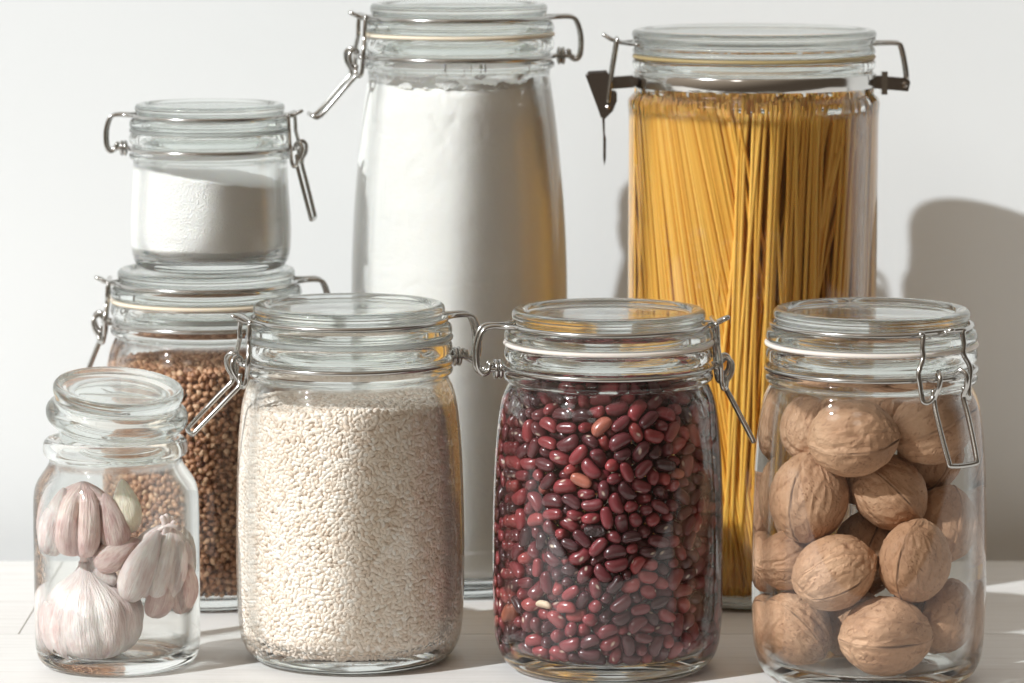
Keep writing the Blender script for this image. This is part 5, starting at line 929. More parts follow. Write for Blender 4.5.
108, -2756, 1341, 12319, 103, 35, -16, 63, 88, -2529, -964, 12071, 116, -50, 15, 7, 103, -840, -433, 12357, 77, 18, -9, -99, 100, 604, -2587, 11968, 35, -93, -77, -15,
100, 1183, -783, 13214, 28, -20, 10, -122, 103, 2031, -905, 12210, 79, 93, 4, -36, 97, 2584, 49, 12108, 49, 94, 67, -17, 93, 3127, 1354, 12234, 66, 105, 26, 11,
103, 2922, 1916, 12418, 99, -37, 7, 70, 88, 1251, 1928, 12346, 63, 40, 96, 35, 108, 255, 1769, 12784, 97, 22, -60, -52, 103, -2637, 2813, 12445, 20, -55, -108, -32,
93, -3677, 1784, 12482, 74, 30, -59, -79, 88, -3805, 1069, 12380, 43, 112, -16, -38, 97, -1447, -900, 12207, 3, -91, -87, -15, 93, 2893, -397, 11852, 18, -3, -94, -84,
108, 1537, 218, 12952, 83, 33, 52, -74, 88, 2366, 1153, 12473, 119, 8, 4, 44, 100, 394, 3855, 12877, 74, 101, 19, -15, 108, -408, 2211, 12107, 24, -32, -78, 92,
93, -3062, 690, 12183, 124, 0, -6, -26, 100, -3367, -1003, 12109, 110, -15, 1, 62, 88, -1179, -536, 12768, 56, -19, 72, -86, 100, -2019, -2261, 12133, 34, 105, 62, 6,
112, -611, -3025, 12394, 13, 48, 23, -114, 108, -287, -1213, 12755, 74, -61, -74, -37, 100, 69, -445, 13408, 31, -114, -23, -40, 112, 2424, 2203, 12444, 60, -86, -70, 20,
100, 171, 3304, 12789, 121, -36, -15, -2, 108, -1268, 3481, 12927, 35, 39, -53, -103, 103, -1450, 1708, 12271, 90, 68, -53, 24, 88, -3006, 2443, 12931, 23, -46, 98, -63,
112, -3313, 10, 12293, 117, 26, -18, -38, 97, -3812, -830, 12454, 17, -33, 101, -67, 97, 1096, -2448, 12482, 53, 99, -30, -51, 100, 1486, -3207, 12083, 95, -42, -57, 47,
100, 1528, 826, 12644, 13, -57, 5, -113, 100, -376, 3036, 12275, 22, -102, 69, -23, 103, -1695, 2827, 12327, 50, -68, 72, 61, 100, -1757, 299, 12853, 40, 45, 52, -99,
108, -3864, -136, 12627, 10, 56, 103, -48, 93, -875, -1079, 12939, 35, 63, 76, -72, 103, -33, -3521, 12427, 18, -125, -7, -13, 112, 2381, -1129, 12618, 34, -9, -119, 26,
103, 3264, -1138, 12281, 28, -39, -71, 94, 108, 3122, 66, 12229, 105, 3, 41, 58, 88, 1983, 2934, 12542, 47, 70, -90, 28, 93, -874, 1257, 12759, 17, 84, 93, 14,
112, -1580, 905, 12872, 35, 113, -29, 37, 112, -3637, 544, 12727, 16, -7, -45, -117, 108, -2429, -1103, 12654, 1, -15, 78, -99, 97, -863, -1349, 12208, 42, -99, 65, -21,
103, 2692, -1890, 12573, 11, 55, 47, -104, 93, 3841, -993, 12455, 59, -31, -7, 108, 103, 3941, 503, 12507, 87, 44, 23, 78, 97, 202, 1254, 13439, 95, -66, 50, 14,
108, 292, 2995, 13361, 66, -36, -97, 32, 97, -363, 1964, 12702, 63, -50, 77, -62, 93, -1548, 2297, 12378, 48, 7, 112, -34, 103, -2989, -743, 12588, 21, 118, 33, -26,
97, -2701, -2024, 12831, 55, 24, -59, -95, 103, -1373, -1851, 12112, 17, -89, 88, -5, 100, 215, -2002, 12327, 62, -2, 110, 13, 108, 2313, -2443, 12631, 56, 83, -27, -73,
103, 1881, -1704, 12523, 48, 31, -9, 113, 88, 1034, -154, 13340, 20, 20, -41, 117, 97, 2898, 740, 12422, 36, -88, -65, -53, 93, 2390, 1617, 12923, 104, 69, -22, -9,
88, -298, 1460, 13107, 96, -79, -27, -8, 103, -2192, 2505, 12760, 34, 36, -26, 114, 100, -949, 1336, 13408, 51, 86, -77, 18, 100, -2690, 105, 12635, 43, -15, 7, 118,
93, -1498, -173, 13401, 22, -75, -8, 100, 112, -2156, -1580, 12215, 35, -25, -21, -118, 97, -1816, -2629, 12515, 105, -37, -6, 61, 103, 268, -1103, 13278, 47, -63, 85, -52,
97, 1947, 508, 12792, 7, -93, 59, 63, 88, 3556, 1936, 12602, 109, -32, 49, -27, 97, 869, 1837, 12973, 72, 1, -105, -2, 93, -204, 2684, 13136, 40, -81, -82, 34,
103, -934, 2065, 12762, 90, 14, -88, -9, 100, -2514, 799, 12689, 93, 87, -2, 1, 100, -2055, -85, 13166, 58, -75, -72, -44, 88, -801, -2191, 12350, 74, 61, -27, -79,
88, 1783, -2733, 12542, 39, -32, -103, 55, 88, 2508, -617, 12340, 34, -8, -88, 85, 97, 3193, 1356, 12737, 2, 14, -113, 57, 97, 1440, 2798, 12251, 65, 14, -19, -107,
93, -3224, 1225, 12612, 52, 41, 108, 10, 100, -1029, -1571, 12807, 106, 30, -63, 3, 100, -250, -1951, 12636, 13, 102, 42, 62, 88, 472, -2274, 12950, 21, -28, -113, 46,
103, 3384, 251, 12694, 67, -43, -45, 88, 93, 1601, 795, 13480, 30, -10, -61, -107, 97, 2943, 2365, 12817, 10, 71, -100, 32, 97, 808, 2472, 12540, 11, 37, 121, 2,
93, 113, 2522, 12776, 48, -16, 64, 97, 100, -1184, 2645, 12975, 98, -6, -43, -68, 97, -3230, 1752, 12821, 19, 25, 15, 122, 108, -3109, 74, 13065, 3, 26, 40, -117,
88, -382, -1530, 13360, 26, -113, -48, -20, 93, 681, -1755, 12974, 31, 56, 47, 99, 97, 2965, -1308, 12931, 43, 47, 18, 108, 108, 3254, -586, 12725, 5, -19, 119, -39,
97, 2641, 213, 12670, 33, 122, 11, 5, 97, 1137, 1187, 13252, 29, -12, -90, -84, 97, 933, 3068, 12664, 44, -35, -21, -112, 88, -588, 2615, 12826, 65, 21, -79, -73,
88, -2173, 1938, 13079, 42, 38, -111, 25, 88, -2984, -1621, 12503, 10, 55, 0, 114, 100, -1201, -2646, 12698, 50, 66, -90, -34, 93, 679, -2779, 12473, 24, -42, -117, -15,
88, 1220, -2793, 12862, 23, -111, -51, -24, 103, 1878, -366, 12735, 111, -16, 6, 59, 93, 3215, 1720, 13120, 41, -118, -4, -25, 103, 1757, 2239, 12787, 107, -40, -49, 24,
108, 1455, 2876, 12807, 63, -35, 58, -87, 103, -596, 3647, 12766, 89, -26, -41, 77, 97, -1529, 1762, 12946, 80, -25, -5, 95, 112, -2756, -530, 13081, 25, 11, -111, 56,
100, -1687, -677, 13111, 0, -37, -12, 121, 112, 25, -2707, 12839, 21, -49, -73, 89, 93, 1486, -1798, 13376, 40, -117, 29, 9, 108, 2752, -232, 12961, 29, 1, 67, -104,
97, 2428, 2328, 13121, 45, -91, -72, 26, 88, 778, 2412, 13159, 63, -14, -53, -96, 108, -764, 3141, 13287, 65, 58, -28, -88, 97, -1792, 687, 13396, 62, -96, 28, -49,
88, -3677, 1210, 12989, 30, 72, -97, -23, 100, -1553, -1122, 12867, 65, 1, 107, 18, 93, -1257, -3092, 13342, 19, 99, 49, 59, 88, -322, -908, 13430, 2, -44, -53, 107,
108, 1473, -1994, 12844, 115, 35, 0, -40, 108, 2264, -793, 13211, 8, 7, -90, 89, 97, 3731, 700, 13034, 77, -59, 14, -80, 97, 2555, 984, 13060, 78, 98, -14, 15,
97, -197, 3580, 13283, 83, -44, 45, -73, 93, -1925, 3051, 13155, 57, 29, 12, 109, 108, -2400, 1267, 12981, 1, 13, 36, -121, 103, -2450, 597, 13211, 3, 39, 119, 18,
93, -3584, -767, 13092, 12, 26, 124, -5, 108, -1600, -1889, 12728, 6, -60, -34, 106, 93, -637, -2235, 12907, 69, 51, -14, -93, 108, 745, -2932, 13248, 36, -40, -104, 49,
88, 2678, -1596, 13170, 4, 32, 118, -35, 108, 246, 2073, 13437, 102, 23, -11, -72, 100, -2945, -1357, 13135, 35, -90, 82, -14, 100, 1459, -1192, 13060, 33, 24, -115, -35,
93, 2386, 532, 13231, 37, -24, -119, -5, 93, -554, 1953, 13369, 26, 8, -123, 12, 112, -1745, 2336, 13406, 108, 60, -22, -22, 97, -2590, 2132, 12723, 87, -14, -88, -27,
93, -1439, -2567, 13128, 44, 8, 38, -113, 112, 3749, -266, 13286, 86, 2, -10, -93, 103, 1346, 1816, 13361, 96, -14, 81, 1, 112, 1716, 3324, 13474, 92, 81, -28, -17,
97, -3582, 535, 13301, 0, -123, -27, 15, 103, 1077, 2971, 13390, 123, -16, -20, -20, 100, -2966, 1813, 13335, 21, 121, -32, -7, 88, -2136, -2060, 12776, 79, -11, 97, -18,
112, -633, -2543, 13369, 37, -41, -99, 57, 93, 1679, -2462, 13222, 46, -106, 43, 30, 88, 1222, 2287, 13306, 10, -112, 11, 58, 93, -1070, -1799, 13446, 50, -43, 96, -50,
88, 1842, 1316, 12941, 92, -48, 48, -54, 103, -2031, -1269, 13163, 80, -20, -64, 72, 93, 1302, -2807, 13439, 111, -37, 44, -22, 108, 963, -2214, 13446, 35, 95, 7, -77,
88, 2065, -1508, 13131, 28, -83, -91, -13, 88, 1871, 2624, 13372, 43, 104, 51, -29, 88, -1512, -1584, 13494, 40, -71, -52, -82, 93, 2224, -1965, 13413, 53, -25, 110, -25,
103, -1860, -2224, 13457, 55, 2, -39, -108, 93, 3158, 321, 13283, 18, -47, -7, 116,
]
def unpack(t):
    out = []   # rows of eight whole numbers: size in %, place in 1/100 mm, turn as a quaternion times 127
    for k in range(0, len(t), 8):
        s, x, y, z, q0, q1, q2, q3 = t[k:k + 8]
        out.append((s / 100, Vector((x, y, z)) / 1000, Quaternion((q0, q1, q2, q3)).normalized()))
    return out
def bean_verts(nu=22, nv=14):
    V, Q, T = ellipsoid(nu, nv); V = V[:, [2, 0, 1]]
    V = np.sign(V) * np.abs(V) ** .85; x, y, z = V.T
    X = np.stack([x * .493, y * .308 - .0385 * (1 - x * x) + .077 * x * x - .023, z * .277], 1)
    hil = np.exp(-((x / .20) ** 2 + ((z) / .17) ** 2)) * (y < 0)
    X[:, 1] += .035 * np.exp(-((x / .4) ** 2)) * (y < 0)
    return X, Q, T, np.clip(hil * 1.7 - .25, 0, 1)
def bean_mesh(name, X, Fq, hil):
    me = big_mesh(name, X, Fq); a = me.attributes.new('hilum', 'FLOAT', 'POINT'); a.data.foreach_set('value', hil.astype(np.float32)); return me
X, Q, T, HIL = bean_verts()
bm0 = bean_mesh('kidney_bean', X, [Q, T], HIL)
bean0 = link('kidney_bean', bm0, M['bean'])
BG = 'dark red beans filling the jar'
LB = 'glossy dark red bean among the many in the jar of beans'
for i, (s, t, q) in enumerate(unpack(BA)):
    if i == 0: o = bean0
    else: o = bean0.copy(); COL.objects.link(o)
    o.location = [c * CM for c in at_jar(JB, *t)]; o.rotation_mode = 'QUATERNION'; o.rotation_quaternion = q; o.scale = (s, s, s)
    tag(o, LB, 'bean', BG)
    if i in (49, 97, 169):
        me = bm0.copy(); o.data = me; me.materials.clear()
        me.materials.append({49: M['bean_black'], 97: M['bean_pale'], 169: M['bean_orange']}[i])
        o['label'] = {49: 'shrivelled black wrinkled bean in the middle of the bean jar', 97: 'split bean showing its pale cream inside, low in the bean jar', 169: 'pale orange bean at the lower left of the bean jar'}[i]
        if i == 97: o.scale = (s * .9, s * .6, s * .8)
rest = unpack(BB)
pos = np.array([t for _, t, _ in rest]); R = np.array([q.to_matrix() for _, _, q in rest]); S = np.array([(s,) * 3 for s, _, _ in rest])
Xl, Ql, Tl, Hl = bean_verts(14, 10)
V, Fq = scatter(pos, R, S, (Xl, Ql, Tl))
o = link('kidney_beans', bean_mesh('kidney_beans', V, Fq, np.tile(Hl, len(rest))), M['bean_mass'], None, at_jar(JB))
tag(o, 'mass of dark red beans behind those that touch the glass', 'beans', kind='stuff')

# walnuts
def walnut_mesh(seed):
    nu, nv = 150, 100; V = []; seam = []; crease = []
    for i in range(nv + 1):
        t = PI * i / nv
        for k in range(nu):
            a = 2 * PI * k / nu
            d = Vector((math.sin(t) * math.cos(a), math.sin(t) * math.sin(a), math.cos(t)))
            # long axis z, seam in the plane y = 0
            r = 1.0
            sy = abs(d.y)
            ridge = math.exp(-(sy / .085) ** 2)
            e = mn.fractal(d * 1.6 + Vector((seed, 0, 0)), .9, 2, 3)
            q = Vector((d.x * 3.0, d.y * 3.0, d.z * 1.4 + seed * 3))
            w = 1 - abs(mn.noise(q * 1.3 + Vector((mn.noise(q), mn.noise(q + Vector((9, 1, 2))), 0)) * .8))
            r += .028 * e + .05 * (w - .75) * (1 - .8 * ridge) + .035 * ridge + .012 * mn.noise(d * 7 + Vector((seed, 1, 2)))
            q2 = Vector((d.x * 2.6, d.y * 2.6, d.z * 1.5 + seed)); q2 += Vector((mn.noise(q2 * 1.7), mn.noise(q2 * 1.7 + Vector((5, 2, 7))), mn.noise(q2 * 1.7 + Vector((1, 8, 3))))) * .5
            v2 = abs(mn.noise(q2 * 1.6)); c2 = max(0, 1 - v2 / .05) * (1 - ridge) * (.4 + .6 * max(0, min(1, .5 + mn.noise(q2 * .9 + Vector((3, 3, 3))) * 2)))
            r -= .016 * c2; crease.append(c2)
            open_ = .28 + .72 * max(0, min(1, .30 + 2.1 * mn.noise(Vector((d.x * 1.5, d.z * 1.5, seed * 7))))); g = math.exp(-((d.y + .03 * mn.noise(Vector((d.x * 4, d.z * 4, seed)))) / (.010 + .017 * open_ * open_)) ** 2)
            r -= .045 * g * open_
            tip = max(0, d.z); r += .045 * tip ** 12
            V.append((d.x * r * .93, d.y * r * .93, d.z * r * 1.06)); seam.append(g * open_)
    Fc = []
    for i in range(nv):
        for k in range(nu): k2 = (k + 1) % nu; Fc.append((i * nu + k, (i + 1) * nu + k, (i + 1) * nu + k2, i * nu + k2))
    me = mesh('walnut', V, Fc)
    a = me.attributes.new('seam', 'FLOAT', 'POINT'); a.data.foreach_set('value', np.array(seam, np.float32)); a = me.attributes.new('crease', 'FLOAT', 'POINT'); a.data.foreach_set('value', np.array(crease, np.float32))
    bm = bmesh.new(); bm.from_mesh(me); bmesh.ops.remove_doubles(bm, verts=bm.verts, dist=1e-6); bmesh.ops.recalc_face_normals(bm, faces=bm.faces); bm.to_mesh(me); bm.free()
    me.materials.append(M['walnut']); return me
WM = [walnut_mesh(s) for s in (1.3, 4.7, 8.2, 11.9)]
WN = [  # px, py, radius px, depth from the axis (cm, + = away), long axis, seam normal, mesh, label
    (850, 444, 42, None, (1, -.1, .06), (.03, -.28, .96), 0, 'large walnut at the top of the jar, its seam running level across the front'),
    (815, 506, 43, None, (.15, .1, 1), (.86, -.5, .08), 1, 'walnut in the left half of the jar with an upright seam at its left side'),
    (779, 563, 33, None, (1, .4, .1), (.0, -.08, 1), 2, 'small walnut pressed against the left side of the jar, half way up'),
    (837, 577, 40, None, (.9, .0, .42), (-.42, -.42, .8), 3, 'walnut in the middle of the jar with a seam rising to the right'),
    (796, 634, 38, None, (.6, .2, -.75), (.70, .35, .6), 1, 'walnut on the bottom of the jar, lowest on the left'),
    (880, 643, 43, None, (1, .05, .02), (.06, -.08, 1), 2, 'large walnut lying level on the bottom of the jar in the middle'),
    (944, 619, 36, None, (.4, .3, .85), (.75, -.35, .5), 0, 'walnut at the lower right of the jar, partly in shadow'),
    (915, 561, 39, None, (.1, -.1, 1), (.82, -.52, -.2), 1, 'walnut on the right of the jar with a dark hole at its base'),
    (897, 492, 39, -1.6, (.7, .0, -.7), (.66, .22, .7), 3, 'walnut with a dark open crack across it, right of the jar middle'),
    (936, 430, 40, -1.2, (.9, -.1, .42), (-.42, .02, .9), 0, 'walnut at the upper right of the jar behind the wire clasp'),
    (953, 513, 37, -.3, (.2, .2, 1), (.9, .4, .2), 2, 'shaded walnut at the right edge of the jar, half way up'),
    (815, 440, 33, -.2, (.3, .3, 1), (.9, .3, .2), 1, 'small walnut mostly hidden behind the top walnut'),
    (893, 412, 34, 1.1, (.5, .3, .8), (.2, .4, .9), 3, 'walnut at the back of the jar between the two top ones'),
    (862, 528, 36, .9, (.3, .6, .5), (.6, .5, .3), 0, 'shaded walnut deep in the middle of the jar'),
    (790, 490, 36, 2.2, (.5, .3, .8), (.2, .4, .9), 2, 'shaded walnut at the back of the jar on the left'),
    (845, 628, 36, 1.8, (.3, .6, .5), (.6, .5, .3), 3, 'shaded walnut on the jar bottom behind the front ones'),
    (915, 600, 36, 2.4, (.5, .3, .8), (.2, .4, .9), 0, 'shaded walnut at the back of the jar, low on the right'),
    (846, 497, 36, 1.6, (.5, .3, .8), (.2, .4, .9), 3, 'shaded walnut behind the gap in the upper middle of the jar'),
    (876, 592, 36, 2.6, (.3, .6, .5), (.6, .5, .3), 2, 'shaded walnut behind the gap above the large level one on the jar bottom'),
    (930, 470, 36, 2.2, (.3, .2, .9), (.7, .4, .3), 1, 'shaded walnut at the back of the jar behind the wire clasp'),
    (905, 520, 36, 2.9, (.3, .6, .5), (.6, .5, .3), 1, 'shaded walnut at the very back of the jar'),
]
cx = xat(869.5, dW); WP = []
for px, py, rp, dep, ax, sn, mi, lab in WN:
    r = rp * (dW - 1) / F
    z = 0
    for _ in range(3):
        D = dW + (dep if dep is not None else -3)
        x = xat(px, D, z) - cx if z else xat(px, D) - cx; z = zat(py, D)
        if dep is None: dep_ = -math.sqrt(max((float(prof_r(STD_IN, z)) - r * 1.04 - .05) ** 2 - x * x, .01)); D = dW + dep_; x = xat(px, D, z) - cx if z else xat(px, D) - cx; z = zat(py, D)
        else: dep_ = dep
    WP.append([Vector((x, dep_, z)), r])
for it in range(80):   # let them settle out of one another; the front ones hardly move
    for i in range(len(WP)):
        for j in range(i):
            d = WP[i][0] - WP[j][0]; mnd = (WP[i][1] + WP[j][1]) * .99
            if d.length < mnd:
                push = d.normalized() * (mnd - d.length) * .5
                fi = .15 if i < 8 else 1; fj = .15 if j < 8 else 1
                pi = Vector((push.x * .5, push.y, push.z * .5)) if i < 11 else push
                pj = Vector((push.x * .5, push.y, push.z * .5)) if j < 11 else push
                WP[i][0] += pi * 2 * fi / (fi + fj); WP[j][0] -= pj * 2 * fj / (fi + fj)
    for p_, r in WP:
        p_.z = max(p_.z, .72 + r * .95)
        lim = float(prof_r(STD_IN, min(p_.z, 12.2))) - r * 1.05 - .03
        h = p_.xy.length
        if h > lim: p_.x *= lim / h; p_.y *= lim / h
for (px, py, rp, dep, ax, sn, mi, lab), (p_, r) in zip(WN, WP):
    a = Vector(ax).normalized(); s_ = Vector(sn); s_ = (s_ - a * s_.dot(a)).normalized(); x_ = s_.cross(a)
    Rm = Matrix((x_, s_, a)).transposed()
    o = bpy.data.objects.new('walnut', WM[mi]); COL.objects.link(o)
    o.location = [c * CM for c in at_jar(JW, *p_)]; o.rotation_euler = Rm.to_euler(); o.scale = (r,) * 3
    tag(o, lab, 'walnut', 'whole walnuts in the jar')

# spaghetti
def strand(name, r=.104, ns=8):
    V = []; Fc = []
    for i, z in enumerate((0, .02, .5, .98, 1)):
        q = r * (.75 if i in (0, 4) else 1)
        for k in range(ns): a = 2 * PI * k / ns; V.append((q * math.cos(a), q * math.sin(a), z * 24.4 + (.015 if i == 1 else 0)))
    for i in range(4):
        for k in range(ns): k2 = (k + 1) % ns; Fc.append((i * ns + k, i * ns + k2, (i + 1) * ns + k2, (i + 1) * ns + k))
    Fc.append(tuple(reversed(range(ns)))); Fc.append(tuple(range(4 * ns, 5 * ns)))
    return mesh(name, V, Fc)
sm = strand('spaghetti_strand'); sm.materials.append(M['pasta']); sm.polygons.foreach_set('use_smooth', np.ones(len(sm.polygons), bool))
RI = 5.83
def on_shell(x, dep):
    r = RI - dep; x = max(-r, min(r, x)); return Vector((x, -math.sqrt(max(r * r - x * x, 0)), 0))
ST = []
def add_strands(n, xt0, xt1, slope, sj, deps, zt0, zt1):
    for i in range(n):
        xt_ = xt0 + (xt1 - xt0) * ((i + random.uniform(.15, .85)) / n if n > 15 else random.random()); dep = random.choice(deps) + random.uniform(0, .08)
        top = on_shell(xt_, dep); bot = on_shell(xt_ + (slope(xt_) if callable(slope) else slope) * 24 + random.gauss(0, sj), dep + random.uniform(0, .3))
        bot.z = .76 + random.uniform(0, .05); top.z = 1
        dirv = Vector((top.x - bot.x, top.y - bot.y, 0)); Lz = math.sqrt(max(24.4 ** 2 - dirv.length ** 2, 1))
        sc_ = random.uniform(zt0, zt1); top.z = bot.z + Lz
        ST.append((bot, (top - bot).normalized(), sc_))
def slA(x): return .07 + .13 * min(1, max(0, (x + 5.8) / 2.5))
add_strands(42, -5.83, -2.2, slA, .10, (0,), .985, 1.0)
add_strands(50, -5.8, -1.5, slA, .15, (.17,), .985, 1.0)
add_strands(34, -5.6, -1.2, slA, .4, (.4,), .985, 1.0)
add_strands(4, -2.3, -.3, .2, .2, (0,), .94, .975)
add_strands(28, -1.2, 3.2, -.03, .8, (.17,), .96, 1.0)
add_strands(30, -1.5, 3.4, -.03, 1.2, (.4, .65, .9), .95, 1.0)
add_strands(13, 2.2, 5.4, -.25, .35, (0,), .90, .99)
add_strands(22, 2.6, 5.7, -.16, .8, (.25, .5), .95, 1.0)
add_strands(24, 4.2, 5.75, -.05, .4, (0, .2, .45), .97, 1.0)
add_strands(48, -3.5, 4.5, 0, 1.6, (1.1, 1.4, 1.8), .95, 1.0)
ST = ST[:300]
s0 = None
for i, (b_, d_, sc_) in enumerate(ST):
    o = bpy.data.objects.new('spaghetti_strand', sm); COL.objects.link(o)
    o.location = [c * CM for c in at_jar(JP, *b_)]; o.rotation_euler = d_.to_track_quat('Z', 'Y').to_euler(); o.scale = (1, 1, sc_)
    tag(o, 'golden dry spaghetti strand standing among the others in the tall jar', 'spaghetti', 'spaghetti strands in the tall jar')
Vs = np.array([v.co for v in sm.vertices]) / CM; Fs = [tuple(p.vertices) for p in sm.polygons]
V = []; Fc = []
for i in range(500):
    a = random.uniform(0, 2 * PI); rr = math.sqrt(random.uniform(0, 1)) * 5.2; x, y = rr * math.cos(a), rr * math.sin(a)
    if y < -2.8 and abs(x) < 4.2: y = -y
    if i > 300: a = random.uniform(-.35, PI + .35); rr = random.uniform(5.2, 5.78); x, y = rr * math.cos(a), rr * math.sin(a)
    b_ = Vector((x, y, .76)); tdir = Vector((random.gauss(0, .03), random.gauss(0, .03), 1)).normalized()
    tp = b_ + tdir * 24.4
    lim = 5.4 if i <= 300 else 5.8
    if tp.xy.length > lim: tdir = (Vector((tp.x * lim / tp.xy.length, tp.y * lim / tp.xy.length, tp.z)) - b_).normalized()
    q = tdir.to_track_quat('Z', 'Y'); o_ = len(V); sc_ = random.uniform(.94, 1)
    V += [tuple(q @ Vector((v[0], v[1], v[2] * sc_)) + b_) for v in Vs]; Fc += [tuple(k + o_ for k in f) for f in Fs]
o = link('spaghetti', mesh('spaghetti', V, Fc), M['pasta'], None, at_jar(JP)); tag(o, 'dense bundle of spaghetti behind the front strands in the tall jar', 'spaghetti', kind='stuff')

# garlic
def garlic_body(name, prof, lobes, depth, seed, twist=.25, nu=120, nv=56, squash=(1, 1)):
    """prof: (r, z) from root to neck; lobes: groove angles (deg)"""
    pr = chaikin(prof, 3); ds = [0]
    for a, b in zip(pr, pr[1:]): ds.append(ds[-1] + math.dist(a, b))
    V = []; uv = []
    for i in range(nv + 1):
        s = ds[-1] * i / nv; r = np.interp(s, ds, [p[0] for p in pr]); z = np.interp(s, ds, [p[1] for p in pr])
        t = i / nv; bulge = math.sin(PI * min(1, t * 1.12)) ** .6 if t < .89 else max(.0, (1 - t) / .11 * .6)
        for k in range(nu):
            a = 2 * PI * k / nu; at = a + twist * (t - .5)
            g = 0; dm = 9
            for q in lobes:
                d = abs((at - math.radians(q) + .08 * mn.noise(Vector((t * 3, q, seed))) + PI) % (2 * PI) - PI); dm = min(dm, d)
            g = math.exp(-(dm / .09) ** 2) * .55 + math.exp(-(dm / .24) ** 2) * .45
            rr = r * (1 - depth * g * bulge) * (1 + .03 * mn.fractal(Vector((math.cos(a) * 1.5, math.sin(a) * 1.5, z + seed)), .8, 2, 3) + .008 * mn.noise(Vector((math.cos(a) * 22, math.sin(a) * 22, z * .8 + seed))))
            V.append((rr * math.cos(a) * squash[0], rr * math.sin(a) * squash[1], z)); uv.append((k / nu, t))
    Fc = [(i * nu + k, i * nu + (k + 1) % nu, (i + 1) * nu + (k + 1) % nu, (i + 1) * nu + k) for i in range(nv) for k in range(nu)]
    Fc += [tuple(reversed(range(nu))), tuple(nv * nu + k for k in range(nu))]
    me = mesh(name, V, Fc); ul = me.uv_layers.new(name='UVMap')
    for f in me.polygons:
        us = [uv[v][0] for v in f.vertices]
        for li, v, u in zip(f.loop_indices, f.vertices, us): ul.data[li].uv = (u + (1 if max(us) - u > .5 else 0), uv[v][1])
    return me
def clove_mesh(name, L, w, th, bend, seed):
    """a clove along z: plump, pointed top, one side flattened, bent outwards"""
    nu, nv = 48, 40; V = []; uv = []
    for i in range(nv + 1):
        t = i / nv
        r = (math.sin(PI * t ** .80)) ** .50 * (1 - .34 * t ** 2) if 0 < t < 1 else 0
        r = max(r, .10 if t > .5 else .04)
        off = bend * math.sin(PI * t)
        for k in range(nu):
            a = 2 * PI * k / nu; x = math.cos(a); y = math.sin(a)
            if y > 0: y *= .55
            k1 = 1 + .05 * mn.fractal(Vector((x * 2, y * 2, t * 3 + seed)), .8, 2, 3)
            V.append((x * w * r * k1, y * th * r * k1 - off, t * L)); uv.append((k / nu, t))
    Fc = [(i * nu + k, i * nu + (k + 1) % nu, (i + 1) * nu + (k + 1) % nu, (i + 1) * nu + k) for i in range(nv) for k in range(nu)]
    Fc += [tuple(reversed(range(nu))), tuple(nv * nu + k for k in range(nu))]
    me = mesh(name, V, Fc); ul = me.uv_layers.new(name='UVMap')
    for f in me.polygons:
        us = [uv[v][0] for v in f.vertices]
        for li, v, u in zip(f.loop_indices, f.vertices, us): ul.data[li].uv = (u + (1 if max(us) - u > .5 else 0), uv[v][1])
    return me
def basis(z, front):
    """matrix with local z along z and local -y towards front"""
    z = Vector(z).normalized(); y = -Vector(front); y = (y - z * y.dot(z)).normalized(); x = y.cross(z)
    return Matrix((x, y, z)).transposed()
def gpos(px, py, dep):
    D = dG + dep; return Vector((xat(px, D) - xat(116, dG), dep, zat(py, D)))
# whole head on the bottom
g1 = empty('garlic_head', *at_jar(JG, *gpos(92, 655, -.9)), 'whole white garlic head lying on the bottom of the bottle', 'garlic'); g1.location.z = .62 * CM
Rz = Matrix.Rotation(math.radians(-4), 4, 'Y') @ Matrix.Rotation(math.radians(5), 4, 'X'); g1.rotation_euler = Rz.to_euler()
GP = [(.35, .18), (.9, .0), (1.7, .12), (2.3, .8), (2.42, 1.6), (2.3, 2.4), (1.8, 3.05), (1.15, 3.5), (.6, 3.85), (.36, 4.1), (.30, 4.35)]
link('bulb', garlic_body('bulb', GP, (243, 286, 325, 18, 70, 125, 180, 214), .085, 2.0), M['garlic_white'], g1)
st = Tubes(); st.add([(0, 0, 4.2), (.05, -.02, 4.6), (.25, -.1, 4.85)], .26, ns=9)
# loose torn skin at the neck
def flake(name, pts, th, parent, mat):
    V = []; n1 = len(pts); m1 = len(pts[0])
    for side in (0, 1):
        for r_ in pts:
            for p in r_: V.append(Vector(p) + Vector((0, th * side, 0)))
    Fc = []
    for s_ in (0, 1):
        o_ = s_ * n1 * m1
        for i in range(n1 - 1):
            for k in range(m1 - 1):
                f = (o_ + i * m1 + k, o_ + i * m1 + k + 1, o_ + (i + 1) * m1 + k + 1, o_ + (i + 1) * m1 + k); Fc.append(f if s_ else f[::-1])
    for i in range(n1 - 1):
        for k in (0, m1 - 1): Fc.append((i * m1 + k, (i + 1) * m1 + k, n1 * m1 + (i + 1) * m1 + k, n1 * m1 + i * m1 + k))
    for k in range(m1 - 1):
        for i in (0, n1 - 1): Fc.append((i * m1 + k, i * m1 + k + 1, n1 * m1 + i * m1 + k + 1, n1 * m1 + i * m1 + k))
    me = mesh(name, [tuple(v) for v in V], Fc); me.uv_layers.new(name='UVMap')
    bm = bmesh.new(); bm.from_mesh(me); bmesh.ops.subdivide_edges(bm, edges=bm.edges[:], cuts=2, use_grid_fill=True, smooth=.6); bmesh.ops.recalc_face_normals(bm, faces=bm.faces); bm.to_mesh(me); bm.free()
    return link(name, me, mat, parent)
flake('loose_skin', [[(.15, -.3, 4.05), (.6, -.75, 3.75), (1.25, -.85, 3.35)], [(.2, -.3, 4.4), (.75, -.8, 4.12), (1.5, -.95, 3.62)], [(.1, -.25, 4.6), (.8, -.75, 4.35), (1.45, -.85, 3.9)]], .03, g1, M['garlic_white'])
st.build('stem', M['garlic_white'], g1)
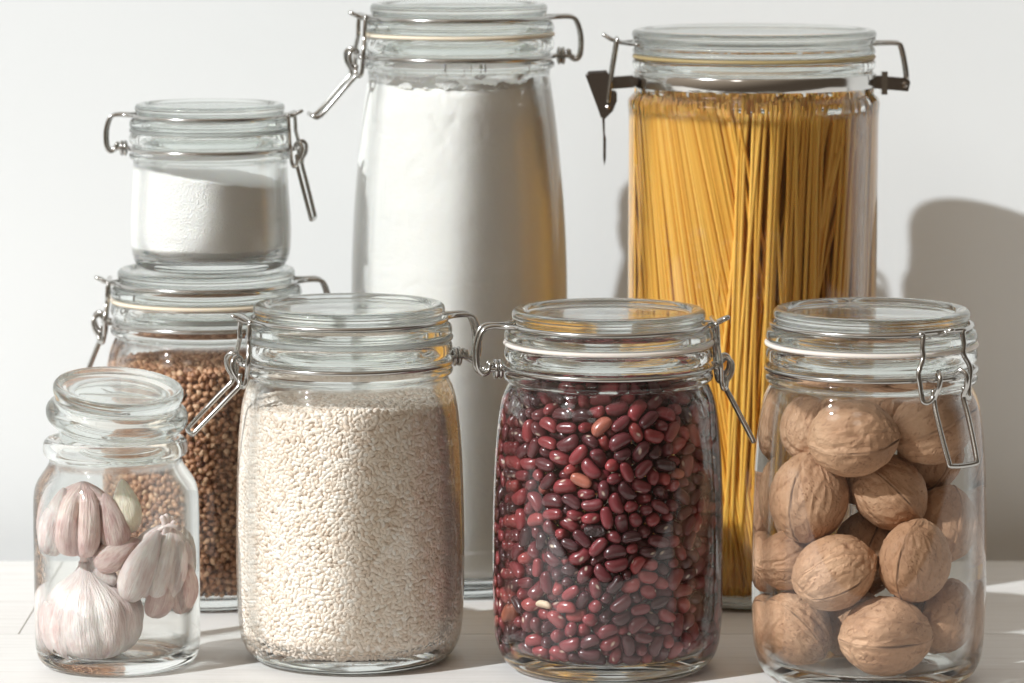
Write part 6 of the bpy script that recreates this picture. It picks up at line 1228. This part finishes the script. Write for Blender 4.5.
# broken head upper left: cloves standing round a brown root
def cloves(root, specs):
    for (px, py, dep, zx, fr, L, w, th, bend, mat, lab) in specs:
        me = clove_mesh('clove', L, w, th, bend, px * .1)
        o = link('clove', me, M[mat], root); R = basis(zx, fr)
        c = gpos(px, py, dep) - R @ Vector((0, -bend * .6, L * .5))
        o.matrix_local = Matrix.Translation((Vector(at_jar(JG, *c)) * CM) - root.location) @ R.to_4x4()
        if lab: o['label'] = lab
g2 = empty('garlic_head', *at_jar(JG, *gpos(90, 545, -.8)), 'opened garlic head at the upper left of the bottle with one peeled pale clove', 'garlic')
def place_part(o, root, c, R, off):
    o.matrix_local = Matrix.Translation((Vector(at_jar(JG, *(c - R @ Vector(off)))) * CM) - root.location) @ R.to_4x4()
GP2 = [(.3, .2), (.8, .02), (1.3, .1), (1.66, .65), (1.72, 1.3), (1.6, 1.95), (1.3, 2.55), (.85, 2.95), (.45, 3.15), (.2, 3.28), (.05, 3.3)]
R2 = basis((.10, -.10, 1), (0, -1, 0))
place_part(link('bulb', garlic_body('bulb', GP2, (218, 268, 322, 15, 70, 120, 170), .34, 5.0, twist=.12), M['garlic_pink'], g2), g2, gpos(81, 517, -1.35), R2, (0, 0, 1.65))
cloves(g2, [(125, 507, -1.3, (-.10, .1, 1), (.5, -.9, 0), 2.5, .74, .75, .12, 'garlic_peeled', 'peeled pale yellow clove'),
            (56, 522, -1.75, (.22, -.05, 1), (-.55, -.8, 0), 3.2, .78, .72, .12, 'garlic_white', None),
            (112, 524, -1.9, (-.22, -.02, 1), (.45, -.9, 0), 2.9, .74, .66, .12, 'garlic_pink', None)])
rt = Tubes()
p0 = gpos(80, 549, -2.0)
rp = Vector(at_jar(JG, *p0)) - g2.location / CM
for i in range(22):
    a = random.uniform(0, 2 * PI); q = random.uniform(.1, .5)
    rt.add([rp + Vector((0, 0, .35)), rp + Vector((math.cos(a) * q * .7, math.sin(a) * q * .6, .12)), rp + Vector((math.cos(a) * q * 1.5, math.sin(a) * q, random.uniform(-.22, .05)))], .035, ns=5, smooth=2)
rt.add([rp + Vector((0, 0, .5)), rp + Vector((.0, 0, .1))], .36, ns=10, smooth=2)
rt.build('root', M['garlic_root'], g2)
# leaning cluster on the right
g3 = empty('garlic_head', *at_jar(JG, *gpos(150, 575, -.8)), 'pink streaked garlic cluster of leaning cloves on the right of the bottle', 'garlic')
R3 = basis((.30, .0, 1), (.2, -1, 0))
place_part(link('bulb', garlic_body('bulb', [(r_ * .92, z_ * 1.05) for r_, z_ in GP2], (212, 250, 292, 335, 20, 80, 140), .26, 9.0, twist=.3), M['garlic_white'], g3), g3, gpos(160, 560, -1.15), R3, (0, 0, 1.75))
cloves(g3, [
    (141, 566, -2.3, (.42, .05, .9), (-.15, -1, .1), 3.5, .82, .75, .16, 'garlic_white', None),
    (116, 553, -1.9, (.75, .1, .45), (-.35, -1, .2), 2.3, .78, .75, .1, 'garlic_pink', None),
    (179, 580, -1.2, (-.12, .15, 1), (.8, -.6, 0), 3.1, .75, .75, .3, 'garlic_pink', None),
    (160, 592, -1.6, (.25, .1, .85), (.3, -.8, -.5), 2.5, .72, .7, .2, 'garlic_pink', None)])
sp = Vector(at_jar(JG, *gpos(166, 527, -1.7))) - g3.location / CM
st = Tubes()
for dx, dz, q in ((0, .55, .0), (.16, .42, .1), (-.12, .5, -.1), (.25, .2, .05)):
    st.add([sp + Vector((-.1 + dx * .3, q * .4, -.5)), sp + Vector((dx * .6, q, dz * .3)), sp + Vector((dx * 1.5, q * 1.5, dz))], .13, ns=7, smooth=3)
st.add([sp + Vector((-.35, -.1, -.15)), sp + Vector((.1, -.15, .1)), sp + Vector((.7, -.2, -.05))], .1, ns=7, smooth=3)
st.build('stem', M['garlic_white'], g3)
# ------------------------------------------------------------------ light, air, camera
AZ, EL = math.radians(53), math.radians(35.5)
dirn = Vector((-math.sin(AZ) * math.cos(EL), -math.cos(AZ) * math.cos(EL), math.sin(EL)))
tgt = Vector((0, 1.9, .12))
L = bpy.data.lights.new('sunlight_lamp', 'SPOT'); L.energy = 3750; L.shadow_soft_size = .075; L.spot_size = math.radians(22); L.spot_blend = .3
L.color = (.955, 1.0, 1.03)
lo = bpy.data.objects.new('sunlight_lamp', L); COL.objects.link(lo); lo.location = tgt + dirn * 9; lo.rotation_euler = (-dirn).to_track_quat('-Z', 'Y').to_euler()

w = bpy.data.worlds.new('World'); sc.world = w; w.use_nodes = True
n, l = w.node_tree.nodes, w.node_tree.links
bg = n['Background']; bg.inputs[1].default_value = 1.0
tc = n.new('ShaderNodeTexCoord')
def patch(az, el, sharp, col, strength):
    a, e = math.radians(az), math.radians(el)
    d = (-math.sin(a) * math.cos(e), -math.cos(a) * math.cos(e), math.sin(e))
    dp = node(n, 'ShaderNodeVectorMath', operation='DOT_PRODUCT'); l.new(tc.outputs['Generated'], dp.inputs[0]); dp.inputs[1].default_value = d
    mr = node(n, 'ShaderNodeMapRange', interpolation_type='SMOOTHSTEP'); l.new(dp.outputs['Value'], mr.inputs[0])
    mr.inputs[1].default_value = math.cos(math.radians(sharp[1])); mr.inputs[2].default_value = math.cos(math.radians(sharp[0])); mr.inputs[3].default_value = 0; mr.inputs[4].default_value = strength
    m = node(n, 'ShaderNodeVectorMath', operation='SCALE'); m.inputs[0].default_value = col; l.new(mr.outputs[0], m.inputs['Scale']); return m.outputs[0]
base = node(n, 'ShaderNodeCombineXYZ'); 
for i, c in enumerate(WORLD): base.inputs[i].default_value = c
acc = base.outputs[0]
for pt in PATCHES:
    a = node(n, 'ShaderNodeVectorMath', operation='ADD'); l.new(acc, a.inputs[0]); l.new(patch(*pt), a.inputs[1]); acc = a.outputs[0]
l.new(acc, bg.inputs[0])

cam = bpy.data.cameras.new('camera'); co = bpy.data.objects.new('camera', cam); COL.objects.link(co); sc.camera = co
cam.sensor_width = 36; cam.lens = 36 * F / 1024; cam.clip_start = .05; cam.clip_end = 50
co.location = (0, 0, H * CM); co.rotation_euler = (math.radians(90 - PITCH), 0, 0)
cam.dof.use_dof = True; cam.dof.focus_distance = 1.775; cam.dof.aperture_fstop = 13
sc.view_settings.view_transform = 'Standard'; sc.view_settings.look = 'None'; sc.view_settings.exposure = 0; sc.view_settings.gamma = 1
sc.cycles.use_denoising = True
sc.cycles.max_bounces = 24; sc.cycles.transmission_bounces = 24; sc.cycles.glossy_bounces = 8; sc.cycles.diffuse_bounces = 4; sc.cycles.transparent_max_bounces = 16
sc.cycles.caustics_refractive = True; sc.cycles.caustics_reflective = False; sc.cycles.blur_glossy = .5
sc.cycles.sample_clamp_indirect = 5
